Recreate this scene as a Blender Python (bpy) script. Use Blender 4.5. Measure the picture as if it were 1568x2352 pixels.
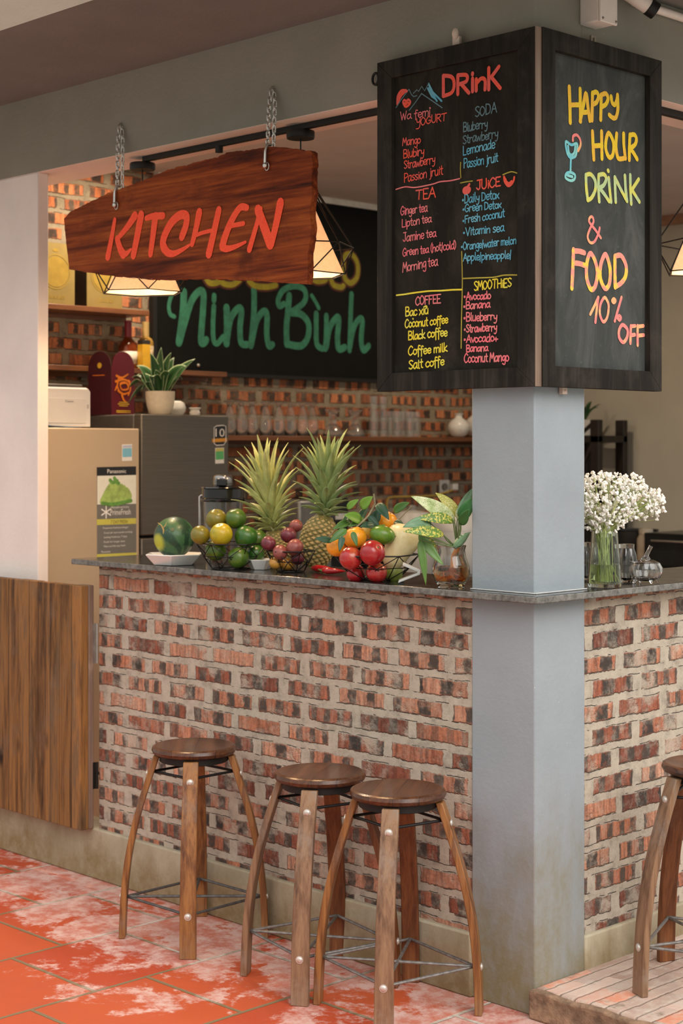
import bpy, bmesh, math, random
from mathutils import Vector, Matrix, Euler, noise as mnoise
random.seed(11)
for o in list(bpy.data.objects): bpy.data.objects.remove(o, do_unlink=True)
SC = bpy.context.scene
COL = SC.collection
R = math.radians
PI = math.pi

# ------------------------------------------------------------------ camera
cam_data = bpy.data.cameras.new('camera')
cam = bpy.data.objects.new('camera', cam_data); COL.objects.link(cam)
cam.location = (2.946, -3.671, 1.627)
cam.rotation_euler = (R(90), 0, math.atan2(0.71308, 0.70108))
cam_data.sensor_fit = 'VERTICAL'; cam_data.sensor_height = 36; cam_data.sensor_width = 24
cam_data.lens = 3749 * 36 / 2352
cam_data.shift_y = -146 / 2352
cam_data.dof.use_dof = True; cam_data.dof.focus_distance = 4.85; cam_data.dof.aperture_fstop = 4.0
SC.camera = cam

# ------------------------------------------------------------------ sky, sun, exposure
w = bpy.data.worlds.new('overcast_sky'); SC.world = w; w.use_nodes = True
bg = w.node_tree.nodes['Background']
# overcast sky over a courtyard: bright overhead, dim towards the surrounding trees and houses
wt = w.node_tree; wg = wt.nodes.new('ShaderNodeTexCoord'); wsep = wt.nodes.new('ShaderNodeSeparateXYZ'); wr = wt.nodes.new('ShaderNodeValToRGB')
wt.links.new(wg.outputs['Generated'], wsep.inputs[0]); wt.links.new(wsep.outputs[2], wr.inputs[0]); wt.links.new(wr.outputs[0], bg.inputs[0])
wr.color_ramp.elements[0].position = 0.0; wr.color_ramp.elements[0].color = (.30, .29, .26, 1)
wr.color_ramp.elements[1].position = .55; wr.color_ramp.elements[1].color = (1.0, .99, .97, 1)
e_ = wr.color_ramp.elements.new(.22); e_.color = (.48, .47, .44, 1)
bg.inputs[1].default_value = 1.6
sun_d = bpy.data.lights.new('sun', 'SUN'); sun_d.energy = 2.3; sun_d.angle = R(50); sun_d.color = (1, .965, .92)
sun = bpy.data.objects.new('sun', sun_d); COL.objects.link(sun)
sun.rotation_euler = Vector((-0.98, 0.26, -0.85)).to_track_quat('-Z', 'Y').to_euler()
SC.view_settings.view_transform = 'Standard'; SC.view_settings.look = 'None'
SC.view_settings.exposure = 0.0; SC.view_settings.gamma = 1; SC.view_settings.use_curve_mapping = False

# ------------------------------------------------------------------ materials
class NT:
    def __init__(s, name):
        s.m = bpy.data.materials.new(name); s.m.use_nodes = True
        s.t = s.m.node_tree; s.b = s.t.nodes['Principled BSDF']
    def put(s, sock, v):
        if v is None: return
        if isinstance(v, bpy.types.NodeSocket): s.t.links.new(v, sock)
        elif isinstance(v, (tuple, list)) and len(v) == 3 and sock.type == 'RGBA': sock.default_value = (*v, 1)
        else: sock.default_value = v
    def n(s, typ, ins=(), **kw):
        nd = s.t.nodes.new(typ)
        for k, v in kw.items(): setattr(nd, k, v)
        for k, v in (ins.items() if isinstance(ins, dict) else enumerate(ins)): s.put(nd.inputs[k], v)
        return nd
    def m_(s, op, a, b=None, c=None):
        return s.n('ShaderNodeMath', [a, b, c], operation=op).outputs[0]
    def obj(s): return s.n('ShaderNodeTexCoord').outputs['Object']
    def pos(s): return s.n('ShaderNodeNewGeometry').outputs['Position']
    def map(s, vec, scale=(1, 1, 1), loc=(0, 0, 0), rot=(0, 0, 0)):
        return s.n('ShaderNodeMapping', {0: vec, 1: loc, 2: rot, 3: scale}).outputs[0]
    def noise(s, vec, scale, detail=4, rough=.6, dist=0):
        return s.n('ShaderNodeTexNoise', {'Vector': vec, 'Scale': scale, 'Detail': detail, 'Roughness': rough, 'Distortion': dist})
    def ramp(s, fac, stops, interp='LINEAR'):
        nd = s.n('ShaderNodeValToRGB', [fac]); cr = nd.color_ramp; cr.interpolation = interp
        while len(cr.elements) < len(stops): cr.elements.new(.5)
        for e, (p, c) in zip(cr.elements, stops): e.position = p; e.color = (*c, 1)
        return nd.outputs[0]
    def mr(s, v, a, b, c=0., d=1., smooth=True):
        return s.n('ShaderNodeMapRange', {0: v, 1: a, 2: b, 3: c, 4: d}, interpolation_type='SMOOTHSTEP' if smooth else 'LINEAR').outputs[0]
    def mix(s, fac, a, b, blend='MIX'):
        nd = s.n('ShaderNodeMix', data_type='RGBA', blend_type=blend)
        s.put(nd.inputs[0], fac); s.put(nd.inputs[6], a); s.put(nd.inputs[7], b)
        return nd.outputs[2]
    def sep(s, vec): return s.n('ShaderNodeSeparateXYZ', [vec]).outputs
    def comb(s, x, y, z=0.): return s.n('ShaderNodeCombineXYZ', [x, y, z]).outputs[0]
    def out(s, col=None, rough=None, metal=None, height=None, dist=.003, strength=1., **kw):
        s.put(s.b.inputs['Base Color'], col); s.put(s.b.inputs['Roughness'], rough); s.put(s.b.inputs['Metallic'], metal)
        for k, v in kw.items(): s.put(s.b.inputs[k.replace('_', ' ')], v)
        if height is not None:
            bp = s.n('ShaderNodeBump', {'Strength': strength, 'Distance': dist, 'Height': height})
            s.t.links.new(bp.outputs[0], s.b.inputs['Normal'])
        return s.m

def plain(name, col, rough=.5, metal=0., var=.12, scale=25, bump=0., **kw):
    t = NT(name); nz = t.noise(t.obj(), scale)
    dk = tuple(c * (1 - var) for c in col); lt = tuple(min(1, c * (1 + var)) for c in col)
    c = t.ramp(nz.outputs[0], [(.3, dk), (.7, lt)])
    return t.out(c, rough, metal, nz.outputs[0] if bump else None, bump or .001, **kw)

def brick_mat(name, mortar, ramp, L=.243, H=.0725, head=.019, bed=.0105, spots=.97, smear=.75, u0=0., v0=0., dusty=.34, streak=.6):
    t = NT(name); P = t.pos(); x, y, z = t.sep(P)
    big = t.noise(P, 9, 3); sm = t.noise(P, 48, 3)
    bx, by, bz = t.sep(big.outputs[1]); sx, sy, sz = t.sep(sm.outputs[1])
    def warp(v, a, b, ka, kb):
        v = t.m_('MULTIPLY_ADD', t.m_('SUBTRACT', a, .5), ka, v)
        return t.m_('MULTIPLY_ADD', t.m_('SUBTRACT', b, .5), kb, v)
    u = warp(t.m_('ADD', t.m_('ADD', x, y), 20 + u0), bx, sx, .015, .007)
    v = warp(t.m_('ADD', z, 5 * H + v0), by, sy, .016, .006)
    vr = t.m_('DIVIDE', v, H); row = t.m_('FLOOR', vr); fv = t.m_('SUBTRACT', vr, row)
    rr = t.n('ShaderNodeTexWhiteNoise', {'W': row}, noise_dimensions='1D').outputs[0]
    off = t.m_('MULTIPLY_ADD', t.m_('MODULO', row, 2.), .5, t.m_('MULTIPLY', rr, .16))
    ur = t.m_('ADD', t.m_('DIVIDE', u, L), off); cl = t.m_('FLOOR', ur); fu = t.m_('SUBTRACT', ur, cl)
    wn = t.n('ShaderNodeTexWhiteNoise', {'Vector': t.comb(cl, row)}, noise_dimensions='2D')
    r1, r2, r3 = t.sep(wn.outputs[1])
    eu = t.m_('MINIMUM', fu, t.m_('SUBTRACT', 1., fu)); ev = t.m_('MINIMUM', fv, t.m_('SUBTRACT', 1., fv))
    dx = t.m_('SUBTRACT', t.m_('MULTIPLY', eu, L), t.m_('MULTIPLY_ADD', r3, .012, head - .006))
    dy = t.m_('SUBTRACT', t.m_('MULTIPLY', ev, H), bed)
    d = t.m_('MINIMUM', dx, dy)
    edge = t.noise(P, 70, 4)
    d = t.m_('MULTIPLY_ADD', t.m_('SUBTRACT', edge.outputs[0], .5), .011, d)
    mask = t.mr(d, -.001, .0035)
    sn = t.noise(P, 6.5, 6, .65)
    smr = t.mr(sn.outputs[0], .5, .64, 0., smear)
    cover = t.m_('MULTIPLY', mask, t.m_('SUBTRACT', 1., smr))
    base = t.ramp(r1, ramp)
    fine = t.noise(P, 120, 5, .7)
    stv = t.n('ShaderNodeTexNoise', {'Vector': t.comb(t.m_('MULTIPLY', u, 75.), t.m_('MULTIPLY', v, 9.), r1), 'Scale': 1., 'Detail': 3., 'Roughness': .6}).outputs[0]
    base = t.mix(streak, base, t.ramp(stv, [(.3, (.10, .08, .07)), (.5, (.48, .46, .44)), (.68, (.80, .76, .72))]), 'OVERLAY')
    base = t.mix(.5, base, t.ramp(fine.outputs[0], [(.3, (.25, .2, .18)), (.7, (.85, .8, .75))]), 'OVERLAY')
    cnt = t.m_('ADD', 2., t.m_('FLOOR', t.m_('MULTIPLY', r2, 2.6)))
    s = t.m_('COSINE', t.m_('MULTIPLY', t.m_('MULTIPLY_ADD', fu, cnt, r1), 2 * PI))
    s = t.m_('MULTIPLY_ADD', t.m_('SUBTRACT', sm.outputs[0], .5), 1.6, s)
    spot = t.m_('MULTIPLY', t.mr(s, -.05, .35), t.mr(ev, .14, .26))
    spot = t.m_('MULTIPLY', spot, t.mr(r3, .10, .16, 0., spots))
    spot = t.m_('MULTIPLY', spot, t.mr(t.noise(P, 30, 2).outputs[0], .3, .5, .6, 1.))
    base = t.mix(spot, base, t.mix(r2, (.03, .027, .024), (.085, .062, .047)))
    base = t.mix(t.mr(t.noise(P, 17, 6, .75).outputs[0], .45, .8, 0., dusty * 2), base, mortar)
    mo = t.noise(P, 19, 8, .75)
    mcol = t.mix(.8, mortar, t.ramp(mo.outputs[0], [(.28, tuple(c * .42 for c in mortar)), (.48, mortar), (.72, tuple(min(1, c * 1.3) for c in mortar))]))
    col = t.mix(cover, mcol, base)
    crack_shade = t.m_('MULTIPLY', t.mr(t.noise(P, 13, 4).outputs[0], .50, .56), t.mr(t.m_('ABSOLUTE', t.m_('ADD', dy, .0015)), .0016, .0004))  # cracks along the brick edges, with shadow edges painted in
    col = t.mix(t.m_('MULTIPLY', crack_shade, .85), col, (.03, .025, .02))
    h = t.m_('MULTIPLY_ADD', cover, .75, t.m_('MULTIPLY', mo.outputs[0], .5))
    h = t.m_('SUBTRACT', h, t.m_('MULTIPLY', crack_shade, 1.2))
    h = t.m_('MULTIPLY_ADD', fine.outputs[0], .12, h)
    return t.out(col, .93, 0, h, .012, .9)

def paint_mat(name, col, stain=None, zlo=0., zhi=.6, amt=.8, rough=.7, var=.06):
    t = NT(name); P = t.pos(); nz = t.noise(P, 3.5, 5, .6); fn = t.noise(P, 60, 4)
    c = t.ramp(nz.outputs[0], [(.3, tuple(k * (1 - var) for k in col)), (.7, tuple(min(1, k * (1 + var)) for k in col))])
    c = t.mix(t.mr(t.noise(P, 130, 2, .8).outputs[0], .71, .76, 0., .5), c, (.75, .73, .7))
    if stain:
        z = t.sep(P)[2]
        k = t.m_('MULTIPLY_ADD', t.m_('SUBTRACT', t.noise(t.map(P, (3, 3, 1.6)), 2.0, 6, .7).outputs[0], .5), (zhi - zlo) * 1.6, z)
        f = t.m_('MULTIPLY', t.mr(k, zlo, zhi, 1., 0.), amt)
        f = t.m_('MULTIPLY', f, t.mr(t.noise(P, 14, 6, .75).outputs[0], .25, .6, .55, 1.))
        c = t.mix(f, c, stain)
    return t.out(c, rough, 0, fn.outputs[0], .0025, .5)

def wood_mat(name, cols, axis='z', scale=1., rough=.45, knots=0., bump=.0015, planks=None, worn=None, spec=.5):
    t = NT(name); P = t.obj()
    st = {'x': (.06, 1, 1), 'y': (1, .06, 1), 'z': (1, 1, .06)}[axis]
    V = t.map(P, tuple(k * 30 * scale for k in st))
    if planks:
        ax, wd = planks
        q = t.m_('FLOOR', t.m_('DIVIDE', t.m_('ADD', t.sep(P)['xyz'.index(ax)], 10.), wd))
        rnd = t.n('ShaderNodeTexWhiteNoise', {'W': q}, noise_dimensions='1D').outputs[1]
        V = t.n('ShaderNodeVectorMath', [V, t.n('ShaderNodeVectorMath', [rnd, (40, 40, 40)], operation='MULTIPLY').outputs[0]], operation='ADD').outputs[0]
    g = t.noise(V, 1.0, 6, .62, .6); g2 = t.noise(V, 5, 4, .7)
    f = t.m_('MULTIPLY_ADD', t.m_('SUBTRACT', g2.outputs[0], .5), .35, g.outputs[0])
    n = len(cols)
    c = t.ramp(f, [(.28 + .44 * i / (n - 1), cc) for i, cc in enumerate(cols)])
    if knots:
        vo = t.n('ShaderNodeTexVoronoi', {'Vector': t.map(P, tuple(k * knots for k in ((.4, 1, 1) if axis == 'x' else (1, .4, 1) if axis == 'y' else (1, 1, .4)))), 'Scale': 1., 'Randomness': 1.}).outputs[0]
        c = t.mix(t.mr(vo, .16, .05, 0., .95), c, tuple(k * .15 for k in cols[0]))
        c = t.mix(t.mr(t.noise(t.map(P, (9, 9, 1.3) if axis == 'z' else (1.3, 9, 9)), 1., 5, .7).outputs[0], .5, .66, 0., .7), c, tuple(k * .8 for k in cols[0]))
    if planks:
        fr = t.m_('FRACT', t.m_('DIVIDE', t.m_('ADD', t.sep(P)['xyz'.index(planks[0])], 10.), planks[1]))
        gap = t.mr(t.m_('MINIMUM', fr, t.m_('SUBTRACT', 1., fr)), .035, .008)
        tone = t.sep(rnd)[0]
        c = t.mix(.35, c, t.ramp(tone, [(0, (.25, .25, .25)), (1, (.75, .7, .66))]), 'OVERLAY')
        c = t.mix(t.m_('MULTIPLY', gap, .5), c, tuple(k * .3 for k in cols[0]))
    if worn:
        c = t.mix(t.mr(t.noise(P, 7 * scale, 6, .7).outputs[0], .5, .75, 0., .75), c, worn)
    return t.out(c, rough, 0, f, bump, .8, Specular_IOR_Level=spec)

def glass_mat(name, col=(1, 1, 1), rough=.02, ior=1.45, var=0.):
    t = NT(name); nz = t.noise(t.obj(), 30)
    c = t.ramp(nz.outputs[0], [(.3, tuple(k * (1 - var) for k in col)), (.7, col)])
    return t.out(c, rough, 0, None, Transmission_Weight=1., IOR=ior)

def fruit_mat(name, cols, scale=14, rough=.35, bump=.0006, fine=160, coat=.15):
    t = NT(name); P = t.obj(); a = t.noise(P, scale, 4, .6, .4); b = t.noise(P, fine, 3, .7)
    n = len(cols)
    c = t.ramp(a.outputs[0], [(.3 + .4 * i / (n - 1), cc) for i, cc in enumerate(cols)])
    c = t.mix(.25, c, t.ramp(b.outputs[0], [(.35, (.3, .3, .3)), (.65, (.72, .72, .72))]), 'OVERLAY')
    return t.out(c, rough, 0, b.outputs[0], bump, .6, Coat_Weight=coat, Coat_Roughness=.2)

def chalk_mat(name, col, col2=None):
    t = NT(name); P = t.pos(); a = t.noise(P, 260, 3, .8); b = t.noise(P, 22, 3)
    c = t.mix(t.mr(b.outputs[0], .42, .58), col, col2 or tuple(k * .85 for k in col))
    c = t.mix(t.mr(a.outputs[0], .5, .75, 0., .55), c, tuple(k * .45 for k in col))
    return t.out(c, .9, 0, a.outputs[0], .0008)

MORT = (.445, .38, .30)
M = {}
M['brick'] = brick_mat('bar_brick', MORT, [(0, (.15, .045, .028)), (.3, (.30, .10, .056)), (.6, (.40, .165, .094)), (1, (.46, .24, .16))], head=.0205, bed=.0118)
M['brick_in'] = brick_mat('kitchen_brick', (.30, .245, .17), [(0, (.30, .10, .045)), (.5, (.50, .17, .07)), (1, (.62, .26, .12))], L=.24, H=.0715, spots=.95, smear=.25, dusty=.08)
M['plinth'] = paint_mat('plinth_cement', (.42, .365, .26), (.20, .135, .055), .0, .26, .95, .9, .18)
M['grey'] = paint_mat('column_paint', (.285, .320, .345), (.20, .165, .08), -.10, .66, 1., .6, .07)
M['beam'] = paint_mat('beam_shaded_paint', (.25, .225, .182), rough=.75, var=.08)  # same paint as the column, darkened for the weaker light up there
M['soffit'] = paint_mat('soffit_paint', (.185, .165, .150), rough=.85, var=.09)
M['pink'] = paint_mat('underside_lit_paint', (.90, .70, .62), rough=.8)  # beam underside made lighter and pinker for lamp and floor bounce light
M['white_wall'] = paint_mat('pillar_whitewash', (.80, .70, .65), (.55, .46, .40), -.2, 2.2, .35, .8)
M['ceil'] = paint_mat('kitchen_ceiling_paint', (.66, .56, .50), rough=.85)
M['olive'] = paint_mat('far_wall_plaster', (.52, .49, .40), rough=.85)
M['fascia'] = paint_mat('fascia_paint', (.70, .82, .76), rough=.7)

def floor_mat():
    t = NT('terracotta_tiles'); P = t.pos(); x, y, z = t.sep(P)
    RX, RY = .447, .42
    nz = t.noise(P, 30, 3); nx, ny, _ = t.sep(nz.outputs[1])
    xr = t.m_('DIVIDE', t.m_('MULTIPLY_ADD', t.m_('SUBTRACT', nx, .5), .006, t.m_('ADD', x, 1.06 + RX * 20)), RX); row = t.m_('FLOOR', xr); fx = t.m_('SUBTRACT', xr, row)
    yo = t.m_('MULTIPLY_ADD', t.m_('MODULO', row, 2.), -.226, t.m_('ADD', y, .575 + RY * 30))
    yr = t.m_('DIVIDE', t.m_('MULTIPLY_ADD', t.m_('SUBTRACT', ny, .5), .006, yo), RY); cl = t.m_('FLOOR', yr); fy = t.m_('SUBTRACT', yr, cl)
    e = t.m_('MINIMUM', t.m_('MULTIPLY', t.m_('MINIMUM', fx, t.m_('SUBTRACT', 1., fx)), RX), t.m_('MULTIPLY', t.m_('MINIMUM', fy, t.m_('SUBTRACT', 1., fy)), RY))
    g = t.mr(e, .0085, .005)
    rnd = t.n('ShaderNodeTexWhiteNoise', {'Vector': t.comb(row, cl)}, noise_dimensions='2D').outputs[0]
    c = t.ramp(rnd, [(0, (.42, .056, .020)), (.5, (.46, .070, .023)), (1, (.50, .090, .029))])
    a = t.noise(P, 5, 6, .65)
    c = t.mix(t.mr(a.outputs[0], .4, .7, 0., .35), c, (.40, .075, .04))
    # lime bloom left by damp along the foot of the wall
    bl = t.noise(P, 3.1, 6, .62, .4); b2 = t.noise(P, 26, 5, .75)
    near = t.mr(t.m_('MULTIPLY_ADD', x, -.06, y), -1.15, -.05, -.21, .13)
    k = t.m_('ADD', t.m_('MULTIPLY_ADD', t.m_('SUBTRACT', b2.outputs[0], .5), .28, bl.outputs[0]), near)
    lime = t.m_('MULTIPLY', t.mr(k, .50, .58), t.mr(t.m_('MULTIPLY_ADD', t.noise(P, 9, 5, .7).outputs[0], .6, t.m_('MULTIPLY', b2.outputs[0], .4)), .40, .60, .22, .86))
    c = t.mix(lime, c, (.64, .45, .39))
    gc = t.mix(t.mr(k, .5, .72), (.21, .15, .08), (.62, .53, .46))
    c = t.mix(g, c, gc)
    h = t.m_('MULTIPLY_ADD', g, -.8, t.m_('MULTIPLY', b2.outputs[0], .25))
    rgh = t.m_('MULTIPLY_ADD', lime, .3, .5)
    return t.out(c, rgh, 0, h, .005, .8, Specular_IOR_Level=.35)
M['floor'] = floor_mat()

def paver_mat():
    t = NT('step_brick_pavers'); P = t.pos(); x, y, z = t.sep(P)
    nx, ny, nz = t.sep(t.noise(P, 16, 4).outputs[1])
    u = t.m_('DIVIDE', t.m_('MULTIPLY_ADD', nx, .02, t.m_('ADD', x, 5.)), .052); r = t.m_('FLOOR', u); fu = t.m_('FRACT', u)
    v = t.m_('ADD', t.m_('DIVIDE', t.m_('MULTIPLY_ADD', ny, .03, t.m_('ADD', y, 5.)), .21), t.m_('MULTIPLY', t.m_('MODULO', r, 2.), .5)); cl = t.m_('FLOOR', v)
    rnd = t.n('ShaderNodeTexWhiteNoise', {'Vector': t.comb(r, cl)}, noise_dimensions='2D').outputs[0]
    c = t.ramp(rnd, [(0, (.33, .20, .15)), (.45, (.50, .36, .29)), (.75, (.58, .42, .34)), (1, (.62, .24, .14))])
    a = t.noise(P, 20, 6, .7)
    c = t.mix(t.mr(a.outputs[0], .42, .7, 0., .75), c, (.55, .46, .38))
    c = t.mix(t.mr(t.noise(P, 9, 4).outputs[0], .62, .72, 0., .7), c, (.16, .11, .07))
    e = t.m_('MINIMUM', fu, t.m_('SUBTRACT', 1., fu))
    c = t.mix(t.mr(e, .1, .02, 0., .25), c, (.33, .26, .20))
    return t.out(c, .9, 0, t.m_('ADD', a.outputs[0], t.mr(e, .02, .14)), .006, .8)
M['paver'] = paver_mat()
M['step_edge'] = plain('step_edge_earth', (.23, .14, .085), .9, var=.5, scale=22, bump=.012)
def granite():
    t = NT('black_granite'); P = t.pos(); a = t.noise(P, 160, 3, .8); b = t.noise(P, 9, 4)
    c = t.ramp(a.outputs[0], [(.4, (.012, .012, .013)), (.62, (.035, .035, .036)), (.72, (.16, .155, .15))])
    return t.out(c, t.mr(b.outputs[0], .3, .7, .09, .2), 0, None, Specular_IOR_Level=.55)
M['granite'] = granite()
M['granite_edge'] = plain('worn_granite_edge', (.15, .145, .13), .7, var=.5, scale=60, bump=.003)
# ------------------------------------------------------------------ mesh helpers
class MB:
    def __init__(s): s.b = bmesh.new(); s.mi = 0
    def _t(s, vs, mtx):
        if mtx is not None: bmesh.ops.transform(s.b, matrix=mtx, verts=vs)
    def box(s, lo, hi, mtx=None):
        x0, y0, z0 = lo; x1, y1, z1 = hi
        v = [s.b.verts.new(p) for p in ((x0, y0, z0), (x1, y0, z0), (x1, y1, z0), (x0, y1, z0), (x0, y0, z1), (x1, y0, z1), (x1, y1, z1), (x0, y1, z1))]
        for f in ((0, 3, 2, 1), (4, 5, 6, 7), (0, 1, 5, 4), (1, 2, 6, 5), (2, 3, 7, 6), (3, 0, 4, 7)):
            s.b.faces.new([v[i] for i in f]).material_index = s.mi
        s._t(v, mtx); return s
    def lathe(s, prof, seg=32, at=(0, 0, 0), mtx=None, wob=None):
        rings = []; allv = []
        for r, z in prof:
            if r <= 1e-6: q = [s.b.verts.new((0, 0, z))]
            else:
                q = []
                for i in range(seg):
                    a = 2 * PI * i / seg; k = wob(a, z) if wob else 1
                    q.append(s.b.verts.new((r * k * math.cos(a), r * k * math.sin(a), z)))
            rings.append(q); allv += q
        for a, b in zip(rings, rings[1:]):
            for i in range(seg):
                j = (i + 1) % seg
                if len(a) == 1 and len(b) == 1: break
                if len(a) == 1: f = [a[0], b[j], b[i]]
                elif len(b) == 1: f = [a[i], a[j], b[0]]
                else: f = [a[i], a[j], b[j], b[i]]
                s.b.faces.new(f).material_index = s.mi
        m = Matrix.Translation(at)
        s._t(allv, m @ mtx if mtx is not None else m); return s
    def tube(s, path, r, seg=8, closed=False, cap=True, squash=None):
        P = [Vector(p) for p in path]; n = len(P); rings = []
        up = None
        for i in range(n):
            if closed: d = P[(i + 1) % n] - P[i - 1]
            else: d = P[min(i + 1, n - 1)] - P[max(i - 1, 0)]
            d.normalize()
            if up is None:
                up = Vector((0, 0, 1)) if abs(d.z) < .9 else Vector((1, 0, 0))
            x = d.cross(up)
            if x.length < 1e-5: x = d.orthogonal()
            x.normalize(); y = x.cross(d).normalized(); up = y
            rr = r[i] if isinstance(r, (list, tuple)) else r
            rings.append([s.b.verts.new(P[i] + (x * math.cos(2 * PI * k / seg) + y * math.sin(2 * PI * k / seg)) * rr) for k in range(seg)])
        for i in range(n if closed else n - 1):
            a, b = rings[i], rings[(i + 1) % n]
            for k in range(seg):
                s.b.faces.new([a[k], a[(k + 1) % seg], b[(k + 1) % seg], b[k]]).material_index = s.mi
        if cap and not closed:
            for q in (rings[0][::-1], rings[-1]): s.b.faces.new(q).material_index = s.mi
        return s
    def ball(s, r, at=(0, 0, 0), scale=(1, 1, 1), seg=20, rings=12, rot=None):
        prof = [(0, -r)] + [(r * math.sin(PI * i / rings), -r * math.cos(PI * i / rings)) for i in range(1, rings)] + [(0, r)]
        m = Matrix.Diagonal((*scale, 1))
        if rot is not None: m = rot.to_4x4() @ m
        return s.lathe(prof, seg, at, m)
    def prism(s, poly, to3, d0, d1):
        """poly in 2D, to3(u,v,d) -> 3D point; solid between depths d0 and d1"""
        a = [s.b.verts.new(to3(u, v, d0)) for u, v in poly]; b = [s.b.verts.new(to3(u, v, d1)) for u, v in poly]
        n = len(poly)
        s.b.faces.new(a).material_index = s.mi; s.b.faces.new(b[::-1]).material_index = s.mi
        for i in range(n): s.b.faces.new([a[i], b[i], b[(i + 1) % n], a[(i + 1) % n]]).material_index = s.mi
        return s
    def loft(s, rings, closed_ring=True, caps=True):
        V = [[s.b.verts.new(p) for p in rg] for rg in rings]
        for a, b in zip(V, V[1:]):
            n = len(a)
            for k in range(n if closed_ring else n - 1):
                s.b.faces.new([a[k], a[(k + 1) % n], b[(k + 1) % n], b[k]]).material_index = s.mi
        if caps and closed_ring:
            for q in (V[0][::-1], V[-1]): s.b.faces.new(q).material_index = s.mi
        return s
    def leaf(s, base, tip, w, bend=(0, 0, 0), n=9, fold=.25, side=None, tipw=.0, curl=0.):
        """a leaf blade: curved mid-rib, tapered outline, folded along the rib"""
        A, B = Vector(base), Vector(tip); C = (A + B) / 2 + Vector(bend)
        rows = []
        for i in range(n + 1):
            t = i / n; p = A * (1 - t) ** 2 + C * 2 * t * (1 - t) + B * t * t
            d = ((C - A) * (1 - t) + (B - C) * t).normalized()
            sd = Vector(side) if side else d.cross(Vector((0, 0, 1)))
            if sd.length < 1e-3: sd = Vector((1, 0, 0))
            sd = (sd - d * sd.dot(d)).normalized(); up = sd.cross(d).normalized()
            k = math.sin(PI * min(1, t ** .75 * .97 + .03)) ** .8 * (1 - .25 * t) if t < 1 else tipw
            k = max(k, .06 if t < .99 else .02) * w / 2
            rows.append([s.b.verts.new(p + sd * k * q + up * abs(q) * k * fold * 2 + up * curl * k * abs(q) ** 2) for q in (-1, -.5, 0, .5, 1)])
        for a, b in zip(rows, rows[1:]):
            for j in range(4): s.b.faces.new([a[j], a[j + 1], b[j + 1], b[j]]).material_index = s.mi
        return s
    def build(s, name, mats, parent=None, loc=(0, 0, 0), rot=(0, 0, 0), bevel=0., angle=38, solid=0., sub=0, smooth=True, norm=True):
        me = bpy.data.meshes.new(name)
        if norm: bmesh.ops.recalc_face_normals(s.b, faces=s.b.faces)
        s.b.to_mesh(me); s.b.free()
        for m in (mats if isinstance(mats, (list, tuple)) else [mats]): me.materials.append(m)
        if smooth:
            me.polygons.foreach_set('use_smooth', [True] * len(me.polygons))
            if angle: me.set_sharp_from_angle(angle=R(angle))
        o = bpy.data.objects.new(name, me); COL.objects.link(o)
        o.location = loc; o.rotation_euler = rot
        if parent: o.parent = parent
        if solid:
            md = o.modifiers.new('solid', 'SOLIDIFY'); md.thickness = solid
        if bevel:
            md = o.modifiers.new('bevel', 'BEVEL'); md.width = bevel; md.segments = 2; md.limit_method = 'ANGLE'; md.angle_limit = R(40)
        if sub:
            md = o.modifiers.new('sub', 'SUBSURF'); md.levels = sub; md.render_levels = sub
        return o

def thing(name, label, cat, loc=(0, 0, 0), rotz=0., group=None):
    o = bpy.data.objects.new(name, None); COL.objects.link(o); o.empty_display_size = .05
    o.location = loc; o.rotation_euler = (0, 0, rotz) if not isinstance(rotz, (tuple, list)) else rotz
    return tag(o, label, cat, group)
def tag(o, label, cat, group=None):
    o['label'] = label; o['category'] = cat
    if group: o['group'] = group
    return o
def lab(o, label): o['label'] = label; return o
def struct(o): o['kind'] = 'structure'; return o
def dup(root, loc, rotz=None, label=None, group=None):
    c = root.copy(); COL.objects.link(c); c.location = loc
    if rotz is not None: c.rotation_euler = (0, 0, rotz)
    if label: c['label'] = label
    if group: c['group'] = group
    for ch in list(root.children):
        d = ch.copy(); COL.objects.link(d); d.parent = c
        for g in list(ch.children):
            e = g.copy(); COL.objects.link(e); e.parent = d
    return c
def sbox(name, lo, hi, mat, bevel=0., parent=None):
    return struct(MB().box(lo, hi).build(name, mat, parent, bevel=bevel))

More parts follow.
